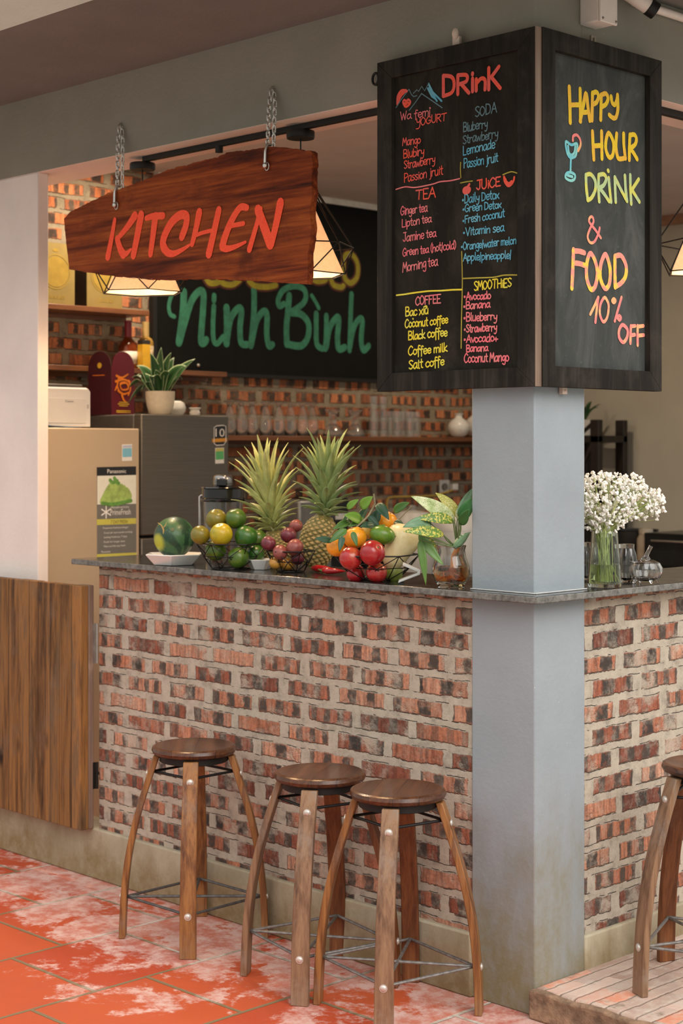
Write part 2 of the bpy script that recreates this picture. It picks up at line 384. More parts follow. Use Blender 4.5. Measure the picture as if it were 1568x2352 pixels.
def smooth_poly(pts, k=6):
    if len(pts) < 3: return [tuple(p) for p in pts]
    P = [Vector((*p, 0)) for p in pts]; closed = (P[0] - P[-1]).length < 1e-6
    out = []
    n = len(P)
    for i in range(n - 1):
        p0 = P[i - 1] if i else (P[-2] if closed else P[0]); p1, p2 = P[i], P[i + 1]
        p3 = P[i + 2] if i + 2 < n else (P[1] if closed else P[-1])
        for j in range(k):
            t = j / k
            q = .5 * (2 * p1 + (p2 - p0) * t + (2 * p0 - 5 * p1 + 4 * p2 - p3) * t * t + (3 * p1 - p0 - 3 * p2 + p3) * t ** 3)
            out.append((q.x, q.y))
    out.append((P[-1].x, P[-1].y))
    return out
def stroke(mb, pts, w, to3, raw=False, d=.0012, jit=0.):
    mb.k = getattr(mb, 'k', 0) + 1; d += .00004 * mb.k
    """a painted or chalked stroke: a flat band with round ends lying on a board"""
    Q = pts if raw else smooth_poly(pts)
    Q = [q for i, q in enumerate(Q) if i == 0 or abs(q[0] - Q[i - 1][0]) + abs(q[1] - Q[i - 1][1]) > 1e-6]
    if len(Q) < 2: Q = [Q[0], (Q[0][0] + w * .3, Q[0][1])]
    n = len(Q); L = []; Rr = []
    for i, (u, v) in enumerate(Q):
        a = Q[max(i - 1, 0)]; b = Q[min(i + 1, n - 1)]
        du, dv = b[0] - a[0], b[1] - a[1]; l = math.hypot(du, dv) or 1
        ww = (w if not isinstance(w, (list, tuple)) else w[0] + (w[1] - w[0]) * i / (n - 1)) / 2
        if jit: ww *= 1 + random.uniform(-jit, jit)
        nu, nv = -dv / l * ww, du / l * ww
        d += 3e-6; L.append(mb.b.verts.new(to3(u + nu, v + nv, d))); Rr.append(mb.b.verts.new(to3(u - nu, v - nv, d)))
        if i in (0, n - 1):
            sg = -1 if i == 0 else 1
            cap = [mb.b.verts.new(to3(u + nu * math.cos(t) + sg * du / l * ww * math.sin(t), v + nv * math.cos(t) + sg * dv / l * ww * math.sin(t), d)) for t in (PI / 4, PI / 2, 3 * PI / 4)]
            mb.b.faces.new([L[-1]] + cap + [Rr[-1]]).material_index = mb.mi
    for i in range(n - 1): mb.b.faces.new([L[i], L[i + 1], Rr[i + 1], Rr[i]]).material_index = mb.mi
FONT = {k: v for k, v in [g.split('=', 1) for g in '''a=10;8,9 4,10 1,6 1,2 4,0 8,5|8,10 8,2 10,0
b=9;1,16 1,0|1,6 4,10 8,8 8,3 4,0 1,2
c=9;8,8 5,10 1,7 1,3 4,0 8,2
d=10;8,9 4,10 1,6 1,2 4,0 8,4|8,16 8,2 9,0
e=9;1,5 8,6 6,10 2,9 1,4 4,0 8,2
f=7;7,15 4,16 3,12 3,-4|0,9 6,10
g=9;8,9 4,10 1,6 2,2 5,2 8,7|8,10 8,-3 5,-6 1,-4
h=10;1,16 1,0|1,6 5,10 8,8 8,0
i=4;2,10 2,0|2,13 2,14
j=6;4,10 4,-3 1,-5|4,13 4,14
k=9;1,16 1,0|7,10 1,4|1,4 8,0
l=5;2,16 2,2 4,0
m=13;1,10 1,0|1,7 4,10 6,8 6,0|6,7 9,10 12,8 12,0
n=10;1,10 1,0|1,6 5,10 8,8 8,0
o=9;4,10 1,7 1,3 4,0 8,3 8,7 4,10
p=10;1,10 1,-6|1,7 4,10 8,8 8,3 4,0 1,2
r=8;1,10 1,0|1,6 4,10 7,9
s=8;7,9 4,10 1,8 4,5 7,3 4,0 1,1
t=7;3,15 3,2 6,0|0,10 6,10
u=10;1,10 1,3 4,0 8,4|8,10 8,0
v=8;0,10 4,0|4,0 8,10
w=13;0,10 3,0|3,0 6,8|6,8 9,0|9,0 12,10
x=9;0,10 8,0|8,10 0,0
y=9;1,10 2,4 6,4 8,7|8,10 7,-2 4,-6 1,-5
A=12;0,0 6,16|6,16 11,0|2,6 9,6
B=11;1,16 1,0|1,16 8,15 8,10 1,8|1,8 9,7 9,1 1,0
C=11;10,13 6,16 1,10 1,4 5,0 10,3
D=12;1,16 1,0|1,16 8,14 10,8 8,2 1,0
E=10;9,16 1,16|1,16 1,0|1,0 9,0|1,8 7,8
F=10;1,16 1,0|1,16 9,16|1,9 7,9
G=12;10,13 6,16 1,10 1,4 5,0 10,3|10,3 10,7|10,7 6,7
H=12;1,16 1,0|10,16 10,0|1,8 10,8
I=4;2,16 2,0
J=10;2,16 9,16|7,16 7,3 4,0 1,3
K=11;1,16 1,0|9,16 3,9|3,9 10,0
L=9;1,16 1,0|1,0 8,0
M=13;0,0 2,16|2,16 6,6|6,6 10,16|10,16 12,0
N=11;1,0 1,16|1,16 9,0|9,0 9,16
O=12;5,16 1,11 1,5 5,0 10,5 10,11 5,16
P=10;1,16 1,0|1,16 8,15 9,10 1,7
R=11;1,16 1,0|1,16 8,15 8,10 1,8|4,8 10,0
S=10;9,14 5,16 1,13 5,8 9,4 5,0 1,2
T=12;0,16 11,16|6,16 5,0
U=11;1,16 1,4 5,0 9,4 9,16
V=11;0,16 5,0|5,0 10,16
W=13;0,16 3,0|3,0 6,12|6,12 9,0|9,0 12,16
Y=10;1,16 2,9 6,8 9,12|9,16 8,0 5,-5 0,-5
(=5;4,18 1,12 1,4 4,-2
)=5;0,18 3,12 3,4 0,-2
/=5;1,-3 3,17
+=9;0,5 8,5|4,9 4,1
*=6;1,7 3,7 3,5 1,5 1,7
'=3;1,16 1,13'''.split('\n')]}
def hand(mb, text, line, w, to3, lean=.0):
    """hand lettering along a base line (u0,v0)-(u1,v1) with capital height h"""
    u0, v0, u1, v1, h = line
    tot = sum(5 if c == ' ' else float(FONT[c].split(';')[0]) for c in text)
    L = math.hypot(u1 - u0, v1 - v0); sx = L / tot; sy = h / 16
    du, dv = (u1 - u0) / L, (v1 - v0) / L; x = 0
    for c in text:
        if c == ' ': x += 5; continue
        wd, st = FONT[c].split(';'); ky = random.uniform(.92, 1.08); y0 = random.uniform(-.6, .6)
        for pl in st.split('|'):
            pts = []
            for q in pl.split(' '):
                a, b = q.split(','); a = x + float(a); b = (float(b) + y0) * ky
                s = a * sx + b * sy * lean; pts.append((u0 + du * s, v0 + dv * s + b * sy))
            stroke(mb, pts, w, to3)
        x += float(wd)
FC = {}
def print_text(mb, text, u0, v0, width, height, to3, d=.0012):
    """printed lettering (built-in sans face) fitted to a width and height on a surface"""
    if text not in FC:
        cu = bpy.data.curves.new('t', 'FONT'); cu.body = text; cu.resolution_u = 2
        ob = bpy.data.objects.new('t', cu); COL.objects.link(ob)
        dg = bpy.context.evaluated_depsgraph_get(); me = bpy.data.meshes.new_from_object(ob.evaluated_get(dg))
        FC[text] = ([tuple(v.co) for v in me.vertices], [tuple(p.vertices) for p in me.polygons])
        bpy.data.objects.remove(ob, do_unlink=True); bpy.data.curves.remove(cu); bpy.data.meshes.remove(me)
    vs, fs = FC[text]
    x0 = min(v[0] for v in vs); x1 = max(v[0] for v in vs); y1 = max(v[1] for v in vs)
    V = [mb.b.verts.new(to3(u0 + (v[0] - x0) / (x1 - x0) * width, v0 + v[1] / y1 * height, d)) for v in vs]
    for f in fs:
        try: mb.b.faces.new([V[i] for i in f]).material_index = mb.mi
        except ValueError: pass
# ------------------------------------------------------------------ the setting
sbox('floor', (-7, -2.3, -.06), (1.3, 6, 0), M['floor'])
sbox('floor_courtyard', (-14, -16, -.08), (14, 8, -.061), plain('courtyard_paving', (.33, .35, .31), .9, var=.25, scale=3))  # unseen ground, kept grey so less red light bounces onto the walls
sbox('step_platform', (0.0, .0, 0), (2.6, 5.2, .083), M['paver'], .008)
def front_rail():
    mb = MB()
    pts = [(x * .05, .083 + .004 * math.sin(x * 1.7) - .006 * (math.sin(x * 3.1) > .6)) for x in range(0, 53)]
    poly = [(0, .0)] + [(a, b) for a, b in pts] + [(2.6, 0)]
    mb.prism(poly, lambda u, v, d: (u, d, v), -.028, .0)
    return struct(mb.build('trim_step_edge', M['step_edge'], bevel=.006))
front_rail()
sbox('wall_front', (-2.101, .006, .17), (-.23, .13, 1.189), M['brick'])
sbox('wall_right', (-.13, .23, .0), (-.006, 4.2, 1.189), M['brick'])
sbox('baseboard_front', (-4.6, -.012, 0), (-.232, .12, .19), M['plinth'], .006)
sbox('baseboard_right', (-.1, .232, .0), (.008, 4.2, .183), M['plinth'], .006)
sbox('column', (-.237, 0, 0), (0, .237, 2.74), M['grey'], .004)
def beam(name, lo, hi):
    mb = MB().box(lo, hi)
    mb.b.faces.ensure_lookup_table(); mb.b.faces[0].material_index = 1
    return struct(mb.build(name, [M['beam'], M['pink']], bevel=.003))
beam('beam_front', (-6.5, 0, 2.72), (0, .222, 3.03))
beam('beam_right', (-.222, .222, 2.72), (0, 5.2, 3.03))
sbox('ceiling_eaves_front', (-7, -.67, 3.022), (.67, .0, 3.2), M['soffit'])
sbox('ceiling_eaves_right', (0, 0, 3.022), (.67, 5.2, 3.2), M['soffit'])
sbox('trim_1', (-7, -1.0, 3.018), (.69, -.67, 3.3), M['fascia'])
sbox('ceiling', (-3.5, .222, 2.955), (-.222, 4.35, 3.05), M['ceil'])
sbox('wall_back', (-3.42, -.1, 0), (-3.3, 4.2, 2.96), M['brick_in'])
sbox('wall_far', (-3.42, 4.2, 0), (.0, 4.32, 2.96), M['olive'])
sbox('trim_2', (-3.3, 4.16, 2.90), (-.222, 4.2, 2.955), plain('cornice_brown', (.38, .20, .12), .7))
sbox('trim_3', (-3.3, 1.20, 2.925), (-3.262, 4.16, 2.955), plain('cornice_white', (.8, .78, .72), .6))
sbox('wall_left_pillar', (-5.5, .0, .19), (-2.5, .05, 2.72), M['white_wall'], .004)
sbox('wall_left', (-5.5, .05, 0), (-3.42, .25, 2.96), M['white_wall'])

# countertop: one L of polished stone, worn pale along its sawn edge
mb = MB()
SLAB = 1.209
mb.prism([(-2.19, -.06), (.058, -.06), (.058, 4.2), (-.33, 4.2), (-.33, .36), (-2.19, .36)], lambda u, v, d: (u, v, d), SLAB - .021, SLAB)
for f in mb.b.faces:
    if abs(f.normal.z) < .5: f.material_index = 1
mb.b.normal_update()
for f in mb.b.faces: f.material_index = 1 if abs(f.normal.z) < .5 else 0
tag(mb.build('countertop', [M['granite'], M['granite_edge']], bevel=.003), 'polished black stone countertop with a pale worn edge, wrapping the column on the brick bar', 'countertop')
# bead of sealant round the foot of the column
mb = MB()
for lo, hi in (((-.241, -.004, SLAB), (.004, .0, SLAB + .004)), ((0, 0, SLAB), (.006, .243, SLAB + .004))): mb.box(lo, hi)
struct(mb.build('trim_4', plain('sealant', (.50, .50, .48), .6), bevel=.002))

# ------------------------------------------------------------------ gate
WOODG = wood_mat('old_gate_boards', [(.04, .02, .010), (.15, .07, .026), (.29, .135, .042), (.14, .085, .045), (.31, .16, .058)], 'z', .55, .6, 7.0, .003, ('x', .142), (.17, .115, .075), .2)
g = thing('gate', 'low weathered plank gate at the left end of the brick bar', 'gate', (-2.112, -.04, .19))
mb = MB()
for i in range(9):
    x1 = -i * .142 - .0005; mb.box((x1 - .1405, -.03, 0), (x1, .005, .92 + random.uniform(-.002, .002)))
mb.build('plank_panel', WOODG, g, bevel=.003)
WOODG2 = wood_mat('gate_edge_wood', [(.14, .085, .06), (.22, .14, .10), (.32, .22, .17)], 'z', .8, .6, 0, .002, None, (.52, .36, .27))
mb = MB(); mb.box((-.075, .005, .0), (0, .03, .92)); mb.build('edge_batten', WOODG2, g, bevel=.004)
mb = MB(); mb.box((-1.2, .005, .10), (-.08, .03, .19)); mb.box((-1.2, .005, .72), (-.08, .03, .81)); mb.build('cross_batten', WOODG2, g, bevel=.004)
steel = plain('dull_steel', (.42, .39, .36), .4, .8); black_iron = plain('black_iron', (.02, .018, .017), .5, .6)
for z, m, h in ((.70, steel, .075), (.20, black_iron, .05)):
    mb = MB(); mb.box((-.002, .024, z - h), (.003, .036, z + h)); mb.lathe([(0, -h), (.005, -h), (.005, h), (0, h)], 10, (.006, .04, z)); lab(mb.build('hinge', m, g), 'steel strap hinge' if m is steel else 'black hinge')

# ------------------------------------------------------------------ bar stools
SEATW = wood_mat('stool_seat_wood', [(.03, .010, .005), (.08, .029, .012), (.14, .055, .022)], 'x', .9, .26, 0, .0006, ('y', .072), (.15, .08, .05))
LEGW = wood_mat('stool_leg_wood', [(.06, .022, .010), (.17, .065, .022), (.31, .135, .042), (.22, .11, .055)], 'z', .8, .42, 0, .0008, None, (.22, .145, .10), .3)
rodm = plain('footrest_rod', (.12, .115, .11), .55, .7, .3, 60); boltm = plain('bolt_zinc', (.62, .58, .52), .4, .6)
def leg_curve(z):     # distance of the outer face of a stave from the stool axis
    t = z / .6
    return .248 - .112 * t + .030 * math.sin(PI * t)
def make_stool(label, loc, rz):
    st = thing('bar_stool', label, 'stool', loc, rz, 'round wooden bar stools')
    mb = MB(); mb.lathe([(0, .612), (.128, .612), (.137, .617), (.141, .626), (.138, .636), (.131, .640), (.128, .6405), (.125, .640), (0, .640)], 56); mb.build('seat', SEATW, st)
    mb = MB(); mb.lathe([(0, .588), (.112, .588), (.115, .590), (.115, .612), (0, .612)], 40); mb.build('seat_ring', black_iron, st)
    for k in range(4):
        rings = []; N = 16
        for i in range(N + 1):
            z = .606 * i / N; r = leg_curve(z); hw = .027 - .0025 * i / N; th = .021
            rings.append([(r, -hw, z), (r, hw, z), (r - th, hw, z), (r - th, -hw, z)])
        lg = MB().loft(rings).build('leg', LEGW, st, rot=(0, 0, R(90 * k)), bevel=.003)
        for z in (.545, .135):
            b = MB(); b.ball(.0095, (0, 0, 0), (.55, 1, 1), 16, 8); b.lathe([(0, -.001), (.0115, -.001), (.0115, .001), (0, .001)], 16, (0, 0, 0), Matrix.Rotation(R(90), 4, 'Y'))
            b.build('bolt', boltm, lg, loc=(leg_curve(z) + .001, 0, z))
    def rods(name, z, r, rad, cross):
        mb = MB(); c = [(r * math.cos(R(90 * k)), r * math.sin(R(90 * k)), z) for k in range(4)]
        for k in range(4): mb.tube([c[k], c[(k + 1) % 4]], rad, 8)
        if cross:
            for k in range(2): mb.tube([c[k], c[k + 2]], rad, 8)
        return mb.build(name, rodm if cross else black_iron, st)
    rods('footrest', .135, leg_curve(.135) - .018, .0048, True)
    rods('upper_brace', .552, leg_curve(.552) - .018, .0045, False)
    return st
RZ = -45
s0 = make_stool('dark wooden bar stool at the left, farthest from the grey column', (-1.277, -.208, 0), R(RZ + 1))
rod_worn = plain('footrest_worn_steel', (.22, .205, .19), .5, .7, .35, 60)
LEGG = wood_mat('stool_leg_weathered', [(.07, .035, .02), (.17, .09, .05), (.27, .155, .085), (.24, .17, .12)], 'z', .8, .5, 0, .0008, None, (.27, .21, .165), .3)
LEGR = wood_mat('stool_leg_shaded_red', [(.06, .018, .008), (.15, .05, .018), (.26, .10, .035)], 'z', .8, .42, 0, .0008, None, (.16, .08, .05), .3)
def restain(st, legs):       # grey legs are weathered; red-brown ones have shade painted in
    k = 0
    for ch in st.children:
        if ch.name.startswith('footrest'): ms = rod_worn
        elif ch.name.startswith('leg'): ms = legs[k]; k += 1
        else: continue
        ch.material_slots[0].link = 'OBJECT'; ch.material_slots[0].material = ms
restain(dup(s0, (-.664, -.214, 0), R(RZ - 13), 'brown wooden bar stool in the middle, its legs crossing those of both neighbours'), (LEGG, LEGR, LEGR, LEGG))
restain(dup(s0, (-.324, -.226, 0), R(RZ - 11), 'dark wooden bar stool standing next to the foot of the grey column'), (LEGG, LEGW, LEGR, LEGW))
restain(dup(s0, (.342, .381, .083), R(RZ + 22), 'wooden bar stool on the brick step round the corner, cut off by the picture edge'), (LEGW, LEGR, LEGR, LEGG))

# ------------------------------------------------------------------ kitchen signboard on chains
SIGNW = wood_mat('sign_plank', [(.025, .006, .003), (.14, .024, .006), (.30, .062, .012), (.44, .14, .028)], 'x', .55, .65, 0, .003, None, (.05, .010, .005), .15)
sb = (-1.55, -.08, 2.2)
def frY(y0, b): return lambda u, v, d: (u - b[0], y0 - d - b[1], v - b[2])
def frX(x0, b): return lambda u, v, d: (x0 + d - b[0], u - b[1], v - b[2])
sg = thing('kitchen_sign', 'rough red-brown plank sign with orange lettering hanging on two chains', 'sign', sb)
SGP = [[(-2.1858, 2.4958), (-2.1517, 2.5148), (-2.0904, 2.5281), (-1.9852, 2.5461), (-1.9263, 2.5572), (-1.8108, 2.5703), (-1.6985, 2.5830), (-1.5622, 2.6030), (-1.4305, 2.6093), (-1.3030, 2.6136), (-1.2285, 2.6226), (-1.1433, 2.6171), (-1.1074, 2.6156), (-1.0366, 2.6150), (-0.9901, 2.6096), (-0.9157, 2.5937), (-0.8273, 2.5707), (-0.8196, 2.5294), (-0.8240, 2.5224), (-0.8284, 2.4773), (-0.8207, 2.4460), (-0.8329, 2.4017), (-0.8351, 2.3715), (-0.8284, 2.3328), (-0.8340, 2.2953), (-0.8429, 2.2504), (-0.8451, 2.2200), (-0.8429, 2.1818), (-0.8506, 2.1518), (-0.9441, 2.1624), (-1.0600, 2.1763), (-1.1796, 2.1898), (-1.3030, 2.2021), (-1.4305, 2.2116), (-1.5622, 2.2180), (-1.6985, 2.2314), (-1.8108, 2.2466), (-1.9557, 2.2663), (-2.0601, 2.2849), (-2.1517, 2.3009), (-2.1672, 2.3814), (-2.1796, 2.4546)]]
def plank_poly(P):
    out = []
    for i, p in enumerate(P):
        q = P[(i + 1) % len(P)]; L = math.hypot(q[0] - p[0], q[1] - p[1]); n = max(1, int(L / .012))
        for k in range(n):
            t = k / n; x, y = p[0] + (q[0] - p[0]) * t, p[1] + (q[1] - p[1]) * t
            out.append((x + .0045 * (mnoise.noise((x * 60, y * 60, 1))), y + .0045 * mnoise.noise((x * 60, y * 60, 5))))
    return out
mb = MB(); mb.prism(plank_poly(SGP[0]), frY(-.095, sb), 0, -.026); mb.build('plank', SIGNW, sg, smooth=False)
paint = NT('orange_red_paint'); nz_ = paint.noise(paint.pos(), 180, 3)
paint = paint.out(paint.ramp(nz_.outputs[0], [(.3, (.95, .05, .016)), (.7, (1., .11, .03))]), .7, 0, nz_.outputs[0], .0006)
KL = [(.018, .030, [[(-1.8652, 2.4592), (-1.8826, 2.4000), (-1.9073, 2.3272)]]), (.034, .018, [[(-1.7458, 2.4610), (-1.7895, 2.4258), (-1.8537, 2.3852)]]), (.026, .034, [[(-1.8508, 2.3884), (-1.8322, 2.3503), (-1.8136, 2.3280)]]), (.030, .010, [[(-1.8165, 2.3300), (-1.7937, 2.3298), (-1.7683, 2.3431)]]),
      (.036, .030, [[(-1.7095, 2.4590), (-1.7304, 2.3902), (-1.7542, 2.3196)]]), (.020, .026, [[(-1.6791, 2.4457), (-1.6366, 2.4490), (-1.5837, 2.4445)]]), (.034, .026, [[(-1.6270, 2.4455), (-1.6393, 2.3859), (-1.6544, 2.3162)]]),
      (.030, .034, [[(-1.4787, 2.3609), (-1.4565, 2.3977), (-1.4539, 2.4305), (-1.4892, 2.4366), (-1.5329, 2.4177), (-1.5676, 2.3834), (-1.5837, 2.3513), (-1.5757, 2.3280)]]), (.034, .010, [[(-1.5757, 2.3297), (-1.5555, 2.3128), (-1.5223, 2.3067), (-1.4761, 2.3160), (-1.4357, 2.3290)]]),
      (.032, .022, [[(-1.3841, 2.4357), (-1.4021, 2.3801), (-1.4227, 2.3311)]]), (.028, .032, [[(-1.2805, 2.4331), (-1.3055, 2.3628), (-1.3332, 2.2889)]]), (.014, .014, [[(-1.4150, 2.3567), (-1.3662, 2.3644), (-1.2980, 2.3685)]]),
      (.022, .034, [[(-1.1361, 2.4260), (-1.1675, 2.4309), (-1.1978, 2.4085), (-1.2285, 2.3715), (-1.2532, 2.3296), (-1.2606, 2.3086)]]), (.030, .010, [[(-1.2606, 2.3086), (-1.2408, 2.2988), (-1.1978, 2.3014), (-1.1433, 2.3125)]]), (.016, .016, [[(-1.2260, 2.3729), (-1.1918, 2.3743), (-1.1530, 2.3753)]]),
      (.018, .024, [[(-1.0671, 2.4148), (-1.0907, 2.3582), (-1.1241, 2.2862)]]), (.034, .038, [[(-1.0813, 2.4139), (-1.0506, 2.3543), (-1.0202, 2.2951)]]), (.034, .026, [[(-0.9716, 2.4242), (-0.9901, 2.3640), (-1.0156, 2.2932)]])]
mb = MB()
for w0, w1, pl in KL: stroke(mb, pl[0], (w0 * 1.03, w1 * 1.03), frY(-.095, sb), d=.0018)
lab(mb.build('lettering', paint, sg, norm=False), 'orange-red painted word KITCHEN')
chrome = plain('galvanised_steel', (.62, .60, .56), .28, 1., .1, 80)
def chain(label, top, bot, n=13):
    T, B = Vector(top), Vector(bot)
    c = thing('chain', label, 'chain', B, 0, 'sign chains')
    mb = MB(); L = T - B
    for s in (-1, 1):
        for i in range(n):
            t = (i + .5) / n; p = L * t + Vector((.011 * s * (1 - max(0, t - .75) * 3.2), .003 * s, 0)); ln = L.length / n * .72; r = .0058
            ang = R(90) * (i % 2) + R(20) * s
            loop = []
            for k in range(14):
                a = 2 * PI * k / 14; x = r * math.cos(a); z = r * math.sin(a) + (ln - r) * (1 if math.sin(a) > 0 else -1) * .9
                loop.append(p + Vector((x * math.cos(ang), x * math.sin(ang), z)))
            mb.tube(loop, .0019, 6, True)
    mb.build('link_strands', chrome, c)
    h = MB(); h.tube([L + Vector((0, .014, .012)), L + Vector((0, .004, .012)), L + Vector((0, -.006, .008)), L + Vector((0, -.008, -.002)), L + Vector((0, 0, -.008))], .0028, 8); h.build('hook', chrome, c)
    s = MB(); s.tube([(-.002, -.022, -.052), (0, -.022, -.01), (0, -.014, .012), (0, .006, .014), (0, .0125, -.002), (-.002, .0125, -.05)], .0055, 10); s.ball(.0095, (-.002, -.022, -.056), (1, .8, 1.1), 14, 8)
    s.tube([(.004 + .010 * math.cos(a * PI / 8), -.019, -.06 + .013 * math.sin(a * PI / 8)) for a in range(16)], .0018, 6, True); s.build('shackle', chrome, c)
    return c
A = (-1.951, -0.006, 2.823); B = (-1.855, -0.082, 2.568)
chain('left chain of the hanging plank sign, near its narrow end', (A[0], A[1], A[2]), (B[0], B[1], B[2]), 14)
A = (-1.110, -0.006, 2.827); B = (-1.037, -0.082, 2.610)
chain('right chain of the hanging plank sign, near its tall end', (A[0], A[1], A[2]), (B[0], B[1], B[2]), 14)
h = MB(); c_ = (-0.624, -0.012, 2.784)
h.tube([(c_[0] + .013 * math.cos(a * PI / 8), -.012, c_[2] + .018 * math.sin(a * PI / 8)) for a in range(16)], .004, 8, True); h.tube([(c_[0], -.012, c_[2] - .018), (c_[0], .0, c_[2] - .018)], .003, 8)
tag(h.build('screw_hook', black_iron), 'small dark ring hook on the beam at the left edge of the drink menu board', 'hook')

# ------------------------------------------------------------------ menu boards
def board_mat(name, base, smear, amt):
    t = NT(name); P = t.pos(); a = t.noise(t.map(P, (6, 6, 2.2)), 1.2, 6, .7, .8); b = t.noise(P, 40, 5, .75)
    c = t.mix(t.mr(a.outputs[0], .4, .75, 0., amt), base, smear)
    c = t.mix(t.mr(b.outputs[0], .55, .8, 0., .35), c, tuple(min(1, k * 1.8) for k in smear))
    return t.out(c, .75, 0, b.outputs[0], .001, Specular_IOR_Level=.15)
BOARDB = board_mat('drink_board_black', (.013, .010, .007), (.046, .037, .028), .8)
BOARDG = board_mat('happy_hour_board_grey', (.050, .053, .050), (.105, .105, .096), .9)
FRAMEB = wood_mat('black_frame_wood', [(.008, .006, .005), (.018, .014, .011), (.04, .033, .027)], 'z', .7, .6, 0, .0015, None, (.050, .040, .032), .15)
FRAMEE = wood_mat('bare_frame_edge', [(.10, .06, .04), (.20, .13, .09), (.28, .19, .14)], 'z', .7, .6, 0, .0015)
def make_board(name, label, lo, hi, to3, rec, fw, thick, pmat, base, edge_side):
    """lo/hi: (u,v) corners; to3(u,v,d) with d=0 at the frame face and positive outward"""
    t = thing(name, label, 'menu board', base)
    u0, v0 = lo; u1, v1 = hi; a0, b0, a1, b1 = u0 + fw[0], v0 + fw[1], u1 - fw[2], v1 - fw[3]
    MB().prism([(u0 + .02, v0 + .02), (u1 - .02, v0 + .02), (u1 - .02, v1 - .02), (u0 + .02, v1 - .02)], to3, -rec, -thick + .001).build('writing_panel', pmat, t)
    for poly in ([(u0, v0), (u1, v0), (a1, b0), (a0, b0)], [(u1, v0), (u1, v1), (a1, b1), (a1, b0)], [(u1, v1), (u0, v1), (a0, b1), (a1, b1)], [(u0, v1), (u0, v0), (a0, b0), (a0, b1)]):
        MB().prism(poly, to3, 0, -thick).build('frame_bar', FRAMEB, t, bevel=.0015)
    return t
bl = (-.27, -.02, 1.803)
toL = frY(-.045, bl)
lb_ = make_board('drink_menu_board', 'tall black framed chalkboard headed DRinK on the left face of the column', (-.585, 1.803), (.0385, 2.822), toL, .013, (.062, .056, .066, .056), .027, BOARDB, bl, 1)
mb = MB(); mb.box((.0385 - bl[0], -.0452 - bl[1], 0), (.0402 - bl[0], -.0185 - bl[1], 1.019)); lab(mb.build('end_strip', FRAMEE, lb_), 'bare brown wooden edge strip')
br = (.02, .27, 1.803)
toR = frX(.045, br)
rb_ = make_board('happy_hour_board', 'grey-black framed chalkboard reading HAPPY HOUR on the right face of the column', (-.018, 1.803), (.568, 2.824), toR, .020, (.058, .060, .062, .056), .030, BOARDG, br, 0)
pk = plain('chipped_plaster', (.62, .48, .40), .8, var=.25)
x_ = (-0.274, -0.030, 2.843)
mb = MB(); mb.box((x_[0] - .014 - bl[0], -.03 - bl[1], 1.018), (x_[0] + .014 - bl[0], -.018 - bl[1], 1.048)); mb.ball(.011, (x_[0] + .001 - bl[0], -.012, 1.056), (1.1, .8, 1.6), 12, 8); lab(mb.build('hanger', pk, lb_, bevel=.002), 'paint-splashed hanging hook')
y_ = (0.030, 0.244, 2.834)
mb = MB(); mb.box((.02 - br[0], y_[1] - .012 - br[1], 1.018), (.028 - br[0], y_[1] + .012 - br[1], 1.045)); mb.box((.028 - br[0], y_[1] - .003 - br[1], 1.02), (.034 - br[0], y_[1] + .003 - br[1], 1.038)); lab(mb.build('hanger', plain('brass_clip', (.35, .30, .24), .4, .7), rb_, bevel=.001), 'small metal hanging clip')
y_ = (0.010, 0.120, 1.785)
mb = MB(); mb.box((.004 - br[0], y_[1] - .012 - br[1], -.018), (.018 - br[0], y_[1] + .010 - br[1], .01)); mb.ball(.003, (.0185 - br[0], y_[1] - br[1], -.008), seg=8, rings=6); lab(mb.build('bracket', plain('tan_bracket', (.62, .48, .40), .6), rb_, bevel=.001), 'tan bracket under the frame')
RED = chalk_mat('red_chalk', (.90, .10, .055), (.80, .12, .10)); PINK = chalk_mat('pink_chalk', (.86, .17, .20), (.80, .22, .22)); BLUE = chalk_mat('blue_chalk', (.11, .40, .56), (.16, .45, .58)); SLATE = chalk_mat('slate_blue_chalk', (.13, .22, .25))
YEL = chalk_mat('yellow_chalk', (.86, .66, .04), (.80, .70, .08)); OLV = chalk_mat('olive_chalk', (.45, .36, .05)); AMB = chalk_mat('yellow_pink_chalk', (.95, .62, .07), (.88, .30, .24)); LIME = chalk_mat('lime_yellow_chalk', (.72, .68, .13), (.50, .62, .30)); TURQ = chalk_mat('turquoise_chalk', (.15, .55, .66), (.28, .65, .60)); SALM = chalk_mat('salmon_chalk', (.90, .24, .22), (.95, .45, .20)); GOLDY = chalk_mat('golden_chalk', (.90, .60, .03), (.92, .50, .05))
toLp = frY(-.0325, bl)
def chalk(text, col, line, w=.0042, nm='chalk_lettering'):
    w *= .72
    mb = MB(); hand(mb, text, line, w, toLp); o = mb.build(nm, col, lb_, norm=False); return o
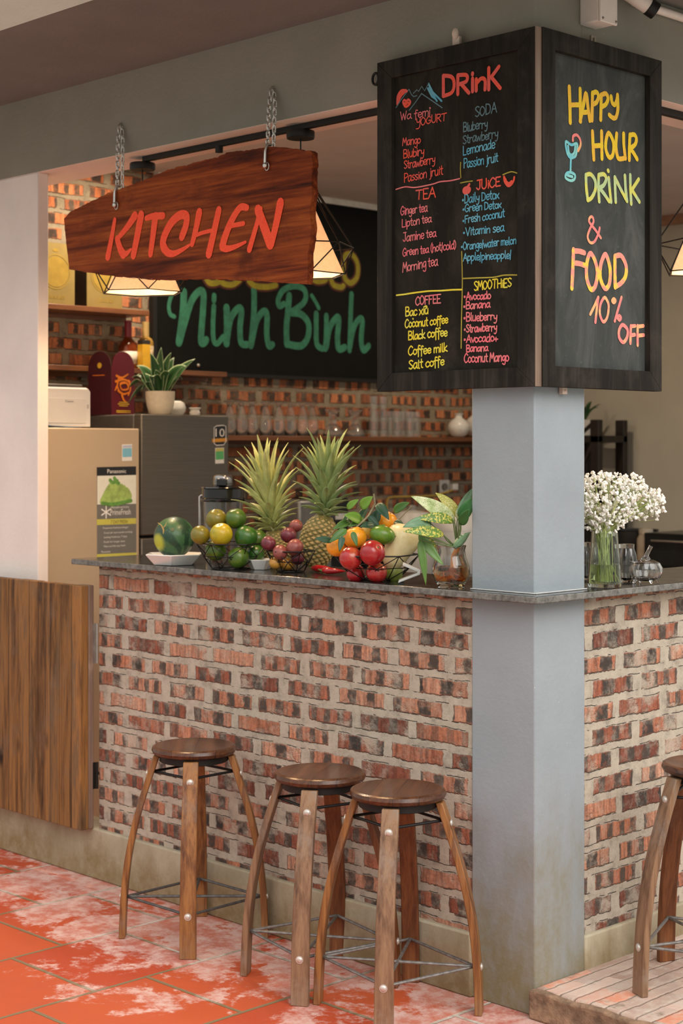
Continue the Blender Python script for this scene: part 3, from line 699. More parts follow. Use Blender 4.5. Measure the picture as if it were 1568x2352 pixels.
T1 = [('DRinK', RED, (-0.3243, 2.6823, -0.0939, 2.6682, 0.0584), .0165),
 ('Wa femi', PINK, (-0.4955, 2.6337, -0.3700, 2.6296, 0.0252), .0042), ('YOGURT', RED, (-0.4298, 2.6049, -0.3046, 2.6063, 0.0225), .0048),
 ('Mango', RED, (-0.4869, 2.5532, -0.4112, 2.5512, 0.0245), .0048), ('Blubiry', RED, (-0.4838, 2.5141, -0.3960, 2.5154, 0.0258), .0048), ('Strawberry', RED, (-0.4812, 2.4823, -0.3512, 2.4840, 0.0252), .0046), ('Passion jruit', RED, (-0.4804, 2.4413, -0.3194, 2.4472, 0.0264), .0046),
 ('TEA', RED, (-0.4311, 2.3825, -0.3491, 2.3807, 0.0287), .006), ('SODA', SLATE, (-0.1948, 2.5996, -0.1105, 2.6023, 0.0286), .005),
 ('Bluberry', SLATE, (-0.2408, 2.5622, -0.1456, 2.5619, 0.0258), .0048), ('Strawberry', SLATE, (-0.2420, 2.5269, -0.1055, 2.5278, 0.0255), .0046), ('Lemonade', BLUE, (-0.2420, 2.4935, -0.1171, 2.4983, 0.0255), .0046), ('Passion jruit', BLUE, (-0.2388, 2.4542, -0.1055, 2.4581, 0.0267), .0046),
 ('JUiCE', RED, (-0.1908, 2.3851, -0.0962, 2.3863, 0.0271), .0062), ('*Daily Detox', BLUE, (-0.2448, 2.3511, -0.1016, 2.3506, 0.0249), .0048),
 ('*Green Detox', BLUE, (-0.2428, 2.3247, -0.0932, 2.3221, 0.0231), .0048), ('*Fresh coconut', BLUE, (-0.2428, 2.2913, -0.0809, 2.2950, 0.0231), .0048), ('*Vitamin sea', BLUE, (-0.2408, 2.2547, -0.0824, 2.2537, 0.0231), .0048), ('*Orange/water melon', BLUE, (-0.2488, 2.2138, -0.0374, 2.2132, 0.0219), .0046), ('Apple/pineapple/', BLUE, (-0.2408, 2.1806, -0.0556, 2.1735, 0.0219), .0046),
 ('Ginger tea', PINK, (-0.4951, 2.3413, -0.3825, 2.3432, 0.0252), .0048), ('Lipton tea', PINK, (-0.4899, 2.3049, -0.3658, 2.3084, 0.0239), .0048), ('Jamine tea', PINK, (-0.4864, 2.2596, -0.3466, 2.2633, 0.0252), .0048), ('Green tea (hot/cold)', PINK, (-0.4864, 2.2155, -0.2670, 2.2200, 0.0239), .0048), ('Morning tea', PINK, (-0.4864, 2.1668, -0.3400, 2.1764, 0.0277), .0048),
 ('SMOOTHiES', YEL, (-0.1988, 2.0897, -0.0556, 2.0928, 0.0247), .0054), ('COFFEE', PINK, (-0.4332, 2.0621, -0.3284, 2.0623, 0.0250), .0056),
 ('Bac xiu', YEL, (-0.4752, 2.0302, -0.3783, 2.0339, 0.0264), .0058), ('Coconut coffee', YEL, (-0.4769, 1.9948, -0.2996, 2.0008, 0.0245), .0058), ('Black coffee', YEL, (-0.4632, 1.9586, -0.3021, 1.9620, 0.0257), .006), ('Coffee milk', YEL, (-0.4632, 1.9104, -0.3013, 1.9167, 0.0257), .006), ('Salt coffe', YEL, (-0.4610, 1.8676, -0.3144, 1.8773, 0.0257), .006),
 ('*Avocado', PINK, (-0.2380, 2.0651, -0.1335, 2.0625, 0.0218), .0056), ('*Banana', PINK, (-0.2396, 2.0379, -0.1358, 2.0376, 0.0219), .0056), ('*Blueberry', PINK, (-0.2388, 2.0026, -0.1094, 1.9993, 0.0237), .0056), ('*Strawberry', PINK, (-0.2372, 1.9698, -0.1101, 1.9675, 0.0225), .0056), ('*Avocado+', PINK, (-0.2380, 1.9395, -0.1063, 1.9375, 0.0225), .0056), ('Banana', PINK, (-0.2291, 1.9112, -0.1436, 1.9115, 0.0206), .0056), ('Coconut Mango', PINK, (-0.2372, 1.8812, -0.0656, 1.8777, 0.0249), .0056)]
for tx, c, ln, wd in T1: chalk(tx, c, ln, wd)
def chalk_lines(polys, col, w=.004, name='chalk_line', label=None, raw=False, parent=None, to3=None, jit=0.):
    mb = MB()
    for p in polys: stroke(mb, p, w, to3 or toLp, raw, jit=jit)
    o = mb.build(name, col, parent or lb_, norm=False)
    return lab(o, label) if label else o
chalk_lines([[(-0.5151, 2.4233), (-0.4761, 2.4267), (-0.4332, 2.4202), (-0.3658, 2.4218), (-0.3326, 2.4257), (-0.2915, 2.4240), (-0.2549, 2.4258)]], PINK, .004, label='wavy pink dividing line')
chalk_lines([[(-0.2517, 2.4126), (-0.2267, 2.4134), (-0.2048, 2.4129)], [(-0.0893, 2.4175), (-0.0701, 2.4212), (-0.0549, 2.4220), (-0.0351, 2.4155)], [(-0.2509, 2.4733), (-0.2517, 2.4528), (-0.2501, 2.4282)]], OLV, .0035, label='thin yellow dividing lines')
chalk_lines([[(-0.5129, 2.0978), (-0.4761, 2.0984), (-0.4503, 2.0998), (-0.3825, 2.1014), (-0.3284, 2.0992), (-0.2833, 2.0986), (-0.2468, 2.0967)]], YEL, .005, label='wavy yellow line above COFFEE')
chalk_lines([[(-0.2468, 2.2091), (-0.2444, 2.1360), (-0.2448, 2.0874), (-0.2476, 2.0025), (-0.2488, 1.9236)], [(-0.2420, 2.1291), (-0.1869, 2.1268), (-0.1241, 2.1240), (-0.0855, 2.1270), (-0.0351, 2.1238)]], OLV, .004, label='yellow dividing lines')
chalk_lines([[(-0.4439, 2.0222), (-0.4426, 2.0208)], [(-0.3951, 2.0557), (-0.3888, 2.0569), (-0.3859, 2.0536), (-0.3897, 2.0501)]], YEL, .005, label='yellow tone marks')
chalk_lines([[(-0.3742, 2.6534), (-0.3721, 2.6513)]], PINK, .005)
chalk_lines([[(-0.5142, 2.6749), (-0.4925, 2.6962), (-0.4597, 2.7226)], [(-0.4597, 2.7226), (-0.4495, 2.7047), (-0.4396, 2.6969), (-0.4281, 2.6983)], [(-0.4418, 2.7073), (-0.4269, 2.7159), (-0.4205, 2.7096), (-0.4070, 2.7230), (-0.3951, 2.7075), (-0.3792, 2.7279)], [(-0.4589, 2.6582), (-0.4332, 2.6785), (-0.4078, 2.7014)], [(-0.4078, 2.7014), (-0.3658, 2.6738), (-0.3243, 2.6460)]], SLATE, .0035, 'chalk_drawing', 'grey-blue mountain outline', True)
chalk_lines([[(-0.3792, 2.7270), (-0.3679, 2.7020), (-0.3491, 2.6744)], [(-0.3775, 2.7236), (-0.3616, 2.6979), (-0.3264, 2.6663)], [(-0.3825, 2.7136), (-0.3658, 2.6862), (-0.3533, 2.6781)], [(-0.3758, 2.7156), (-0.3575, 2.6849), (-0.3450, 2.6691)]], BLUE, .006, 'chalk_drawing', 'blue mountain peak', True)
chalk_lines([[(-0.5085, 2.6845), (-0.5072, 2.7079), (-0.4934, 2.7222), (-0.4761, 2.7214), (-0.4696, 2.7179)], [(-0.5055, 2.6919), (-0.4925, 2.7088), (-0.4761, 2.7182)], [(-0.5020, 2.6977), (-0.4977, 2.7065), (-0.4804, 2.7164)], [(-0.5085, 2.6987), (-0.4999, 2.7163), (-0.4825, 2.7214)]], RED, .009, 'chalk_drawing', 'red half sun')
chalk_lines([[(-0.4739, 2.6714), (-0.4847, 2.6856), (-0.4804, 2.6928), (-0.4709, 2.6882), (-0.4632, 2.6918), (-0.4546, 2.6842), (-0.4589, 2.6754), (-0.4739, 2.6714)], [(-0.4761, 2.6780), (-0.4675, 2.6830), (-0.4610, 2.6805)], [(-0.4782, 2.6831), (-0.4696, 2.6786)]], RED, .007, 'chalk_drawing', 'small red heart')
chalk_lines([[(-0.2388, 2.3844), (-0.2380, 2.3934), (-0.2267, 2.3967), (-0.2155, 2.3924), (-0.2167, 2.3835), (-0.2287, 2.3797), (-0.2388, 2.3844)], [(-0.2327, 2.3868), (-0.2227, 2.3887)], [(-0.2327, 2.3913), (-0.2207, 2.3854)], [(-0.2247, 2.3965), (-0.2167, 2.4046)]], RED, .008, 'chalk_drawing', 'red apple')
chalk_lines([[(-0.0847, 2.4116), (-0.0816, 2.3965), (-0.0701, 2.3833), (-0.0587, 2.3849), (-0.0492, 2.3956), (-0.0465, 2.4056)], [(-0.0759, 2.3958), (-0.0663, 2.3902), (-0.0568, 2.3950)], [(-0.0847, 2.4102), (-0.0778, 2.4005)], [(-0.0740, 2.3896), (-0.0568, 2.3900)]], RED, .007, 'chalk_drawing', 'red slice of fruit')
toRp = frX(.0255, br)
def big(polys, col, w, nm='chalk_lettering', label=None): return chalk_lines(polys, col, w, nm, label, False, rb_, toRp, .05)
big([[(0.1271, 2.6780), (0.1298, 2.6278), (0.1317, 2.5752)], [(0.1786, 2.6797), (0.1795, 2.6323), (0.1809, 2.5849)], [(0.1289, 2.6254), (0.1532, 2.6296), (0.1786, 2.6333)], [(0.1786, 2.5855), (0.1925, 2.6286), (0.2065, 2.6718), (0.2159, 2.6348), (0.2253, 2.5934)], [(0.1949, 2.6133), (0.2182, 2.6181)], [(0.2385, 2.6775), (0.2370, 2.6379), (0.2356, 2.5963)], [(0.2385, 2.6767), (0.2583, 2.6826), (0.2678, 2.6711), (0.2574, 2.6524), (0.2385, 2.6433)], [(0.2812, 2.6775), (0.2802, 2.6414), (0.2783, 2.6044)], [(0.2812, 2.6775), (0.3037, 2.6852), (0.3147, 2.6724), (0.3037, 2.6535), (0.2812, 2.6421)], [(0.3302, 2.6806), (0.3351, 2.6639), (0.3487, 2.6587), (0.3594, 2.6762), (0.3623, 2.6898)], [(0.3623, 2.6898), (0.3643, 2.6508), (0.3555, 2.6234), (0.3399, 2.6177), (0.3205, 2.6242)]], GOLDY, .0145, label='yellow word HAPPY')
big([[(0.2385, 2.5633), (0.2413, 2.5243), (0.2451, 2.4819)], [(0.2831, 2.5694), (0.2840, 2.5299), (0.2850, 2.4892)], [(0.2413, 2.5209), (0.2850, 2.5285)], [(0.3205, 2.5693), (0.3070, 2.5530), (0.3037, 2.5209), (0.3205, 2.4976), (0.3389, 2.5080), (0.3423, 2.5433), (0.3205, 2.5693)], [(0.3584, 2.5730), (0.3545, 2.5332), (0.3643, 2.5025), (0.3790, 2.5000), (0.4026, 2.5059)], [(0.3937, 2.5777), (0.3947, 2.5443), (0.4026, 2.5044)], [(0.4259, 2.5792), (0.4234, 2.5422), (0.4224, 2.5025)], [(0.4259, 2.5777), (0.4484, 2.5822), (0.4594, 2.5704), (0.4509, 2.5516), (0.4259, 2.5381)], [(0.4259, 2.5381), (0.4434, 2.5271), (0.4635, 2.5090)]], GOLDY, .0145, label='yellow word HOUR')
big([[(0.2065, 2.4311), (0.2089, 2.3921), (0.2159, 2.3582)], [(0.2065, 2.4311), (0.2300, 2.4358), (0.2512, 2.4197), (0.2526, 2.3942), (0.2347, 2.3679), (0.2159, 2.3582)], [(0.2688, 2.4384), (0.2678, 2.3987), (0.2716, 2.3604)], [(0.2688, 2.4384), (0.2941, 2.4434), (0.3061, 2.4318), (0.2941, 2.4117), (0.2726, 2.4007)], [(0.2726, 2.4007), (0.2965, 2.3846), (0.3205, 2.3656)], [(0.3181, 2.4355), (0.3230, 2.4020), (0.3302, 2.3652)], [(0.3147, 2.4574), (0.3167, 2.4556)], [(0.3535, 2.3676), (0.3506, 2.4051), (0.3487, 2.4411)], [(0.3487, 2.4411), (0.3790, 2.4082), (0.4110, 2.3761)], [(0.4110, 2.3761), (0.4036, 2.4110), (0.3997, 2.4520)], [(0.4274, 2.4570), (0.4284, 2.4137), (0.4324, 2.3701)], [(0.4710, 2.4494), (0.4359, 2.4131)], [(0.4359, 2.4131), (0.4559, 2.3962), (0.4745, 2.3804)]], LIME, .013, label='lime and yellow word DRINK')
big([[(0.1107, 2.5162), (0.1372, 2.5107), (0.1647, 2.5171), (0.1592, 2.4854), (0.1463, 2.4753), (0.1303, 2.4733), (0.1166, 2.4856), (0.1107, 2.5162)], [(0.1212, 2.5058), (0.1257, 2.4868), (0.1372, 2.4812), (0.1509, 2.4900), (0.1555, 2.5103)], [(0.1349, 2.4739), (0.1335, 2.4512), (0.1326, 2.4300)], [(0.1326, 2.4300), (0.1144, 2.4250), (0.1098, 2.4119), (0.1326, 2.4061), (0.1509, 2.4124), (0.1532, 2.4254), (0.1326, 2.4300)], [(0.1189, 2.4200), (0.1417, 2.4184)]], TURQ, .0085, 'chalk_drawing', 'turquoise cocktail glass')
big([[(0.1440, 2.5243), (0.1463, 2.5373), (0.1624, 2.5428), (0.1777, 2.5330), (0.1809, 2.5164), (0.1694, 2.4980)]], SALM, .009, 'chalk_drawing', 'pink fruit slice on the glass')
big([[(0.2797, 2.2527), (0.2536, 2.2733), (0.2229, 2.2946), (0.2267, 2.3084), (0.2385, 2.3104), (0.2432, 2.2966), (0.2253, 2.2735), (0.2150, 2.2497), (0.2276, 2.2344), (0.2488, 2.2399), (0.2678, 2.2660), (0.2735, 2.2823)]], SALM, .009, label='salmon ampersand')
big([[(0.1473, 2.2064), (0.1440, 2.1532), (0.1395, 2.0937)], [(0.1473, 2.2027), (0.1740, 2.2042), (0.1995, 2.2015)], [(0.1463, 2.1674), (0.1740, 2.1682), (0.2019, 2.1648)], [(0.2276, 2.2024), (0.2112, 2.1726), (0.2103, 2.1299), (0.2300, 2.0971), (0.2512, 2.1071), (0.2621, 2.1451), (0.2512, 2.1815), (0.2276, 2.2024)], [(0.3013, 2.2057), (0.2797, 2.1752), (0.2764, 2.1347), (0.2989, 2.1041), (0.3205, 2.1177), (0.3263, 2.1557), (0.3181, 2.1840), (0.3013, 2.2057)], [(0.3496, 2.2010), (0.3496, 2.1575), (0.3506, 2.1112)], [(0.3496, 2.2039), (0.3814, 2.2080), (0.4061, 2.1793), (0.4026, 2.1469), (0.3790, 2.1248), (0.3506, 2.1126)]], AMB, .016, label='yellow and pink word FOOD')
big([[(0.2276, 2.0228), (0.2488, 2.0498), (0.2669, 2.0753)], [(0.2669, 2.0753), (0.2593, 2.0390), (0.2526, 2.0008)], [(0.2965, 2.0763), (0.2773, 2.0544), (0.2750, 2.0255), (0.2917, 2.0041), (0.3109, 2.0190), (0.3181, 2.0511), (0.3109, 2.0680), (0.2965, 2.0763)], [(0.3438, 2.0759), (0.3360, 2.0696), (0.3438, 2.0643), (0.3526, 2.0707), (0.3438, 2.0759)], [(0.3829, 2.0828), (0.3667, 2.0483), (0.3487, 2.0095)], [(0.3716, 2.0268), (0.3633, 2.0205), (0.3716, 2.0137), (0.3800, 2.0205), (0.3716, 2.0268)]], SALM, .0105, label='pink 10%')
big([[(0.3888, 2.0000), (0.3716, 1.9845), (0.3716, 1.9613), (0.3913, 1.9476), (0.4110, 1.9631), (0.4135, 1.9867), (0.3888, 2.0000)], [(0.4309, 1.9993), (0.4294, 1.9728), (0.4284, 1.9464)], [(0.4309, 1.9978), (0.4534, 2.0005)], [(0.4294, 1.9705), (0.4509, 1.9733)], [(0.4660, 2.0012), (0.4655, 1.9716), (0.4660, 1.9422)], [(0.4660, 1.9988), (0.4963, 2.0028)], [(0.4660, 1.9711), (0.4978, 1.9747)]], SALM, .012, label='pink word OFF')

# ------------------------------------------------------------------ pendant lamps and their rails
def shade_mat():
    t = NT('lamp_shade_fabric'); nz = t.noise(t.obj(), 90, 3)
    c = t.ramp(nz.outputs[0], [(.3, (.80, .66, .50)), (.7, (.88, .75, .60))])
    tr = t.n('ShaderNodeBsdfTranslucent', [c]); df = t.n('ShaderNodeBsdfDiffuse', [c])
    mx = t.n('ShaderNodeMixShader', [.35, df.outputs[0], tr.outputs[0]])
    mx = t.n('ShaderNodeAddShader', [mx.outputs[0], t.n('ShaderNodeEmission', [(1., .60, .34), .22]).outputs[0]])
    t.t.links.new(mx.outputs[0], t.t.nodes['Material Output'].inputs[0]); return t.m
SHADE = shade_mat()
def glow(name, col, e):
    t = NT(name); nz = t.noise(t.obj(), 40)
    return t.out(t.ramp(nz.outputs[0], [(.3, tuple(k * .95 for k in col)), (.7, col)]), .5, Emission_Color=(*col, 1), Emission_Strength=e)
BULB = glow('warm_bulb', (1., .62, .28), 4.)
blackm = plain('matt_black_metal', (.012, .011, .010), .5, .3)
def pendant(label, x, y, rz, zc=2.70, zb=2.213):
    t = thing('pendant_lamp', label, 'lamp', (x, y, zb), rz, 'wire cage pendant lamps')
    H = zc - zb
    MB().lathe([(0, H - .026), (.046, H - .026), (.048, H - .022), (.048, H - .003), (.046, H), (0, H)], 32).build('ceiling_rose', blackm, t)
    MB().tube([(0, 0, H - .026), (0, 0, .335)], .0028, 8).build('cord', blackm, t)
    n = 6; ring = lambda r, z, o=0: [(r * math.cos(2 * PI * (k + o) / n), r * math.sin(2 * PI * (k + o) / n), z) for k in range(n)]
    top = ring(.02, .34); waist = ring(.185, .097, .5); bot = ring(.157, .0); mb = MB()
    for k in range(n):
        a = k; b = (k + 1) % n
        for p, q in ((top[a], top[b]), (waist[a], waist[b]), (bot[a], bot[b]), (top[a], waist[a]), (top[b], waist[a]), (waist[a], bot[a]), (waist[a], bot[b])): mb.tube([p, q], .0024, 6)
    mb.build('wire_cage', blackm, t)
    MB().loft([ring(.15, .004), ring(.045, .235), ring(.044, .237), ring(.149, .003)], caps=False).build('lamp_shade', SHADE, t, angle=20)
    MB().lathe([(0, .18), (.016, .18), (.018, .225), (.018, .335), (.010, .345), (0, .345)], 16).build('lamp_holder', blackm, t)
    MB().ball(.028, (0, 0, .14), (1, 1, 1.25), 20, 12).build('bulb', BULB, t)
    for kind, en, lz in (('SPOT', 18, -.005), ('POINT', 3.5, -.02)):
      ld = bpy.data.lights.new('lamp_light', kind); ld.energy = en; ld.color = (1., .66, .36); ld.shadow_soft_size = .04
      if kind == 'SPOT': ld.spot_size = R(168); ld.spot_blend = .5
      lo = bpy.data.objects.new('lamp_light', ld); COL.objects.link(lo); lo.parent = t; lo.location = (0, 0, lz)
    return t
pendant('wire cage pendant lamp mostly hidden behind the left half of the plank sign', -1.957, .10, R(30))
pendant('wire cage pendant lamp showing past the right end of the plank sign', -1.087, .10, R(30))
L3 = (-0.067, 1.020, 2.657)
pendant('wire cage pendant lamp at the right picture edge, beyond the HAPPY HOUR board', L3[0], L3[1], R(5))
mb = MB(); mb.box((-1.93, .078, 2.701), (-.30, .102, 2.719)); o = mb.build('lamp_rail', blackm)
tag(o, 'black lamp rail under the front beam above the plank sign', 'lamp rail')
j = MB().lathe([(0, -.02), (.014, -.02), (.014, .004), (0, .004)], 16).build('rail_joint', blackm, o); j.location = (-1.50, .09, 2.70)
mb = MB(); mb.box((-.079, .34, 2.699), (-.055, 3.4, 2.719)); tag(mb.build('lamp_rail', blackm), 'black lamp rail under the right beam beside the HAPPY HOUR board', 'lamp rail')

WARMD = glow('added_light_diffuser', (1., .80, .58), 5.)
def added_downlight(label, x, y, e):  # unseen ceiling lights, inferred and added to brighten the back wall
    t = thing('added_ceiling_light', label, 'ceiling light', (x, y, 2.955), 0, 'unseen ceiling lights added to the kitchen')
    MB().lathe([(.075, -.012), (.088, -.012), (.092, 0), (.07, 0)], 32).build('trim_ring', pwhite, t); MB().lathe([(0, -.008), (.074, -.008), (.074, -.002), (0, -.002)], 32).build('diffuser', WARMD, t)
    ld = bpy.data.lights.new('added_ceiling_light_source', 'AREA'); ld.shape = 'DISK'; ld.size = .14; ld.energy = e; ld.color = (1., .80, .58)
    lo = bpy.data.objects.new('added_ceiling_light_source', ld); COL.objects.link(lo); lo.parent = t; lo.location = (0, 0, -.014)
pwhite = plain('added_light_white', (.8, .8, .78), .5)
added_downlight('unseen round ceiling light added over the gold fridge, behind the front beam', -2.78, .78, 20)
added_downlight('unseen round ceiling light added above the middle of the kitchen, behind the drink menu board', -2.3, 2.7, 12)

# ------------------------------------------------------------------ fittings on the right beam
pw = plain('pink_white_plastic', (.78, .66, .60), .5, var=.05)
jb = thing('junction_box', 'square white junction box under the eaves above the HAPPY HOUR board', 'junction box', (0, .25, 2.877))
MB().box((.0, -.04, 0), (.07, .038, .12)).build('box_body', pw, jb, bevel=.005); MB().box((.07, -.042, -.002), (.08, .04, .12)).build('cover', pw, jb, bevel=.003)
for yy, zz in ((-.033, .008), (.031, .008)):
    MB().ball(.004, (.0805, yy, zz), seg=10, rings=6).build('screw', plain('screw', (.3, .25, .22), .5, .5), jb)
cc = thing('security_camera', 'white tube camera with a black end ring under the right eaves', 'camera', (.02, .42, 2.955), 0)
ax = Vector((.35, .55, -.38)).normalized(); q = Vector((0, 0, 1)).rotation_difference(ax).to_matrix().to_4x4()
MB().lathe([(0, -.055), (.022, -.055), (.024, -.05), (.024, .042), (.022, .045), (0, .045)], 24, (.05, .0, .02), q).build('camera_body', pw, cc)
MB().lathe([(.0245, .028), (.0265, .030), (.0265, .056), (.018, .058), (.016, .046), (0, .046)], 24, (.05, 0, .02), q).build('end_ring', blackm, cc)
MB().tube([(.05, 0, .02), (.03, 0, .05), (0.0, 0, .058)], .008, 10).build('mount', pw, cc)
tag(MB().tube([(.018, .46, 2.99), (.018, 5.0, 2.99)], .013, 12).build('conduit', pw), 'pink-white conduit pipe running along the top of the right beam', 'pipe')

# ------------------------------------------------------------------ back wall: chalkboard, shelves
cbb = (-3.285, 2.1, 2.0)
toC = frX(-3.27, cbb)
cbt_ = thing('chalkboard', 'large black chalkboard with green lettering Ninh Bình on the kitchen brick wall', 'chalkboard', cbb)
CBM = board_mat('chalkboard_black', (.005, .0055, .005), (.009, .010, .009), .6)
MB().prism([(1.185, 2.0), (3.35, 2.0), (3.35, 2.925), (1.185, 2.925)], toC, 0, -.026).build('board_panel', CBM, cbt_, bevel=.002)
mb = MB()
for a, b in (((1.17, 1.985), (1.195, 2.93)), ((3.34, 1.985), (3.365, 2.93)), ((1.195, 1.985), (3.34, 2.003))):
    mb.prism([a, (b[0], a[1]), b, (a[0], b[1])], toC, .004, -.027)
mb.build('edge_trim', blackm, cbt_)
mb = MB(); c_ = [[(1.4511, 2.0357), (1.4539, 2.0358)]][0][0]; mb.ball(.010, toC(c_[0], c_[1], .002), seg=12, rings=8); mb.build('screw', chrome, cbt_)
GRN = chalk_mat('green_board_paint', (.040, .215, .125), (.03, .16, .095)); GRNO = chalk_mat('pale_green_outline', (.10, .38, .25)); YEB = chalk_mat('dull_yellow_paint', (.32, .26, .02), (.25, .22, .02)); MAR = chalk_mat('maroon_outline', (.09, .022, .015))
NB = [[(1.3028, 2.2669), (1.2778, 2.2764), (1.2686, 2.3121), (1.2796, 2.3563), (1.2981, 2.3866)], [(1.3615, 2.3909), (1.3559, 2.2955), (1.3306, 2.1409)], [(1.3334, 2.1447), (1.3680, 2.2450), (1.4104, 2.3501), (1.4578, 2.3988), (1.4845, 2.3918), (1.4817, 2.3029), (1.4692, 2.1619), (1.4864, 2.1465), (1.5037, 2.1635)], [(1.5538, 2.3852), (1.5519, 2.3606)], [(1.5519, 2.3331), (1.5461, 2.2398), (1.5500, 2.1657), (1.5733, 2.1482), (1.6123, 2.1836)], [(1.6338, 2.3306), (1.6377, 2.2447), (1.6338, 2.1509)], [(1.6377, 2.1698), (1.6614, 2.2760), (1.7109, 2.3315), (1.7329, 2.3177), (1.7229, 2.2341), (1.7309, 2.1590), (1.7709, 2.1518)], [(1.8163, 2.4367), (1.8163, 2.3226), (1.7961, 2.1468)], [(1.7991, 2.1546), (1.8316, 2.2702), (1.8826, 2.3265), (1.9051, 2.3049), (1.9031, 2.2128), (1.9185, 2.1522), (1.9423, 2.1594)], [(2.0225, 2.3735), (1.9911, 2.3599), (1.9838, 2.3942), (2.0173, 2.4427), (2.0911, 2.4695), (2.1604, 2.4603), (2.1787, 2.4223), (2.1550, 2.3817), (2.0752, 2.3340)], [(2.0593, 2.4184), (2.0509, 2.3364), (2.0404, 2.2506), (2.0435, 2.1655)], [(2.0752, 2.3301), (2.1443, 2.3263), (2.1959, 2.2822), (2.1927, 2.2114), (2.1443, 2.1622), (2.0488, 2.1657)], [(2.2197, 2.4290), (2.2468, 2.3992), (2.2719, 2.3653)], [(2.2523, 2.3365), (2.2523, 2.2537), (2.2577, 2.1751), (2.2960, 2.1530)], [(2.3268, 2.3289), (2.3268, 2.2496), (2.3202, 2.1541)], [(2.3246, 2.1622), (2.3511, 2.2667), (2.4067, 2.3255), (2.4179, 2.3021), (2.4089, 2.2218), (2.4179, 2.1583), (2.4628, 2.1682)], [(2.5137, 2.4563), (2.5081, 2.3392), (2.4990, 2.1537)], [(2.5012, 2.1699), (2.5308, 2.2760), (2.5765, 2.3269), (2.5972, 2.3119), (2.5880, 2.2142), (2.6053, 2.1582), (2.6458, 2.1843)]]
WD = [.034, .062, .058, .045, .045, .062, .056, .056, .056, .050, .060, .058, .036, .052, .052, .058, .050, .054, .058]
for rg, wd_ in ((range(0, 9), 'Ninh'), (range(9, len(NB)), 'Bình')):
    mb = MB()
    for k in rg: stroke(mb, NB[k], WD[k] * .66, toC)
    lab(mb.build('lettering', GRN, cbt_, norm=False), 'green painted word ' + wd_)
YB = [[(1.4960, 2.4702), (1.5249, 2.4449), (1.5733, 2.4513), (1.6025, 2.4706)], [(1.5878, 2.4695), (1.6123, 2.4489), (1.6713, 2.4478), (1.7209, 2.4754)], [(1.7810, 2.4722), (1.8214, 2.4523), (1.9031, 2.4518), (1.9651, 2.4661)], [(2.2197, 2.5155), (2.2632, 2.5068), (2.3180, 2.5187), (2.3345, 2.5476)], [(2.3511, 2.5528), (2.3733, 2.4988), (2.4291, 2.4867), (2.4515, 2.4963)], [(2.4684, 2.6620), (2.4515, 2.6085), (2.4628, 2.5372), (2.5081, 2.5147), (2.5536, 2.5519), (2.5593, 2.6170), (2.5194, 2.6662), (2.4684, 2.6620)]]
for part_ in (YB[:3], YB[3:]):
    for w_, d_, m_, l_ in ((.050, .0012, MAR, 'maroon outline of the yellow lettering'), (.030, .0036, YEB, 'yellow rounded lettering half hidden by the plank sign')):
        mb = MB()
        for p in part_: stroke(mb, p, w_, toC, d=d_)
        lab(mb.build('lettering', m_, cbt_, norm=False), l_)

SHELFW = wood_mat('shelf_wood', [(.10, .035, .014), (.19, .07, .025), (.27, .11, .04)], 'y', .8, .4)
def shelf(label, y0, y1, z, d):
    t = thing('wall_shelf', label, 'shelf', (-3.3, (y0 + y1) / 2, z - .024), 0)
    h = (y1 - y0) / 2
    MB().box((.001, -h, 0), (d, h, .024)).build('shelf_board', SHELFW, t, bevel=.002)
    MB().box((.001, -h, -.018), (.022, h, 0)).build('wall_batten', SHELFW, t)
    return t
ZU = 2.268; ZB = 2.0; ZG = 1.690
shelf('upper wooden shelf at far left carrying gold boxes', .20, 1.02, ZU, .20)
shelf('middle wooden shelf at left carrying two bottles', .20, 1.52, ZB, .17)
shelf('long dark wooden shelf carrying upside-down glasses below the chalkboard', 1.30, 3.75, ZG, .20)
# gold cartons
GOLD = plain('gold_card', (.34, .245, .08), .4, .35, .1, 12); GOLDP = plain('gold_print', (.47, .31, .06), .35, .4); DKC = plain('dark_carton_side', (.03, .024, .016), .5)
def carton(label, y0, y1, h, stand=ZU):
    b = (-3.2, (y0 + y1) / 2, stand); t = thing('gold_carton', label, 'box', b, 0, 'gold cartons on the shelf'); hw = (y1 - y0) / 2
    MB().box((-.07, -hw, 0), (.07, hw, h)).build('carton_body', DKC, t, bevel=.002)
    MB().box((.0695, -hw + .001, .001), (.072, hw - .001, h - .001)).build('front_panel', GOLD, t)
    f = lambda u, v, d: (.072 + d, u, v); mb = MB(); r = hw * .74; c = h * .53
    pts = [(r * math.cos(a * PI / 20), c + r * math.sin(a * PI / 20)) for a in range(41)]
    stroke(mb, pts, .005, f, True)
    mb.b.faces.new([mb.b.verts.new(f(r * .9 * math.cos(a * PI / 16), c + r * .9 * math.sin(a * PI / 16), .001)) for a in range(32)])
    stroke(mb, [(-.008, h * .88), (.008, h * .88)], .014, f); lab(mb.build('emblem', GOLDP, t, norm=False), 'round golden emblem')
    mb = MB()
    for k in range(5): stroke(mb, [(-.035 + k * .017, h * .10), (-.027 + k * .017, h * .16), (-.024 + k * .017, h * .10)], .004, f, True)
    mb.build('printed_band', GOLDP, t, norm=False)
carton('gold carton with a round emblem at the left end of the upper shelf', .415, .62, .275)
carton('gold carton at the right on the upper shelf, its top behind the plank sign', .685, .885, .275)
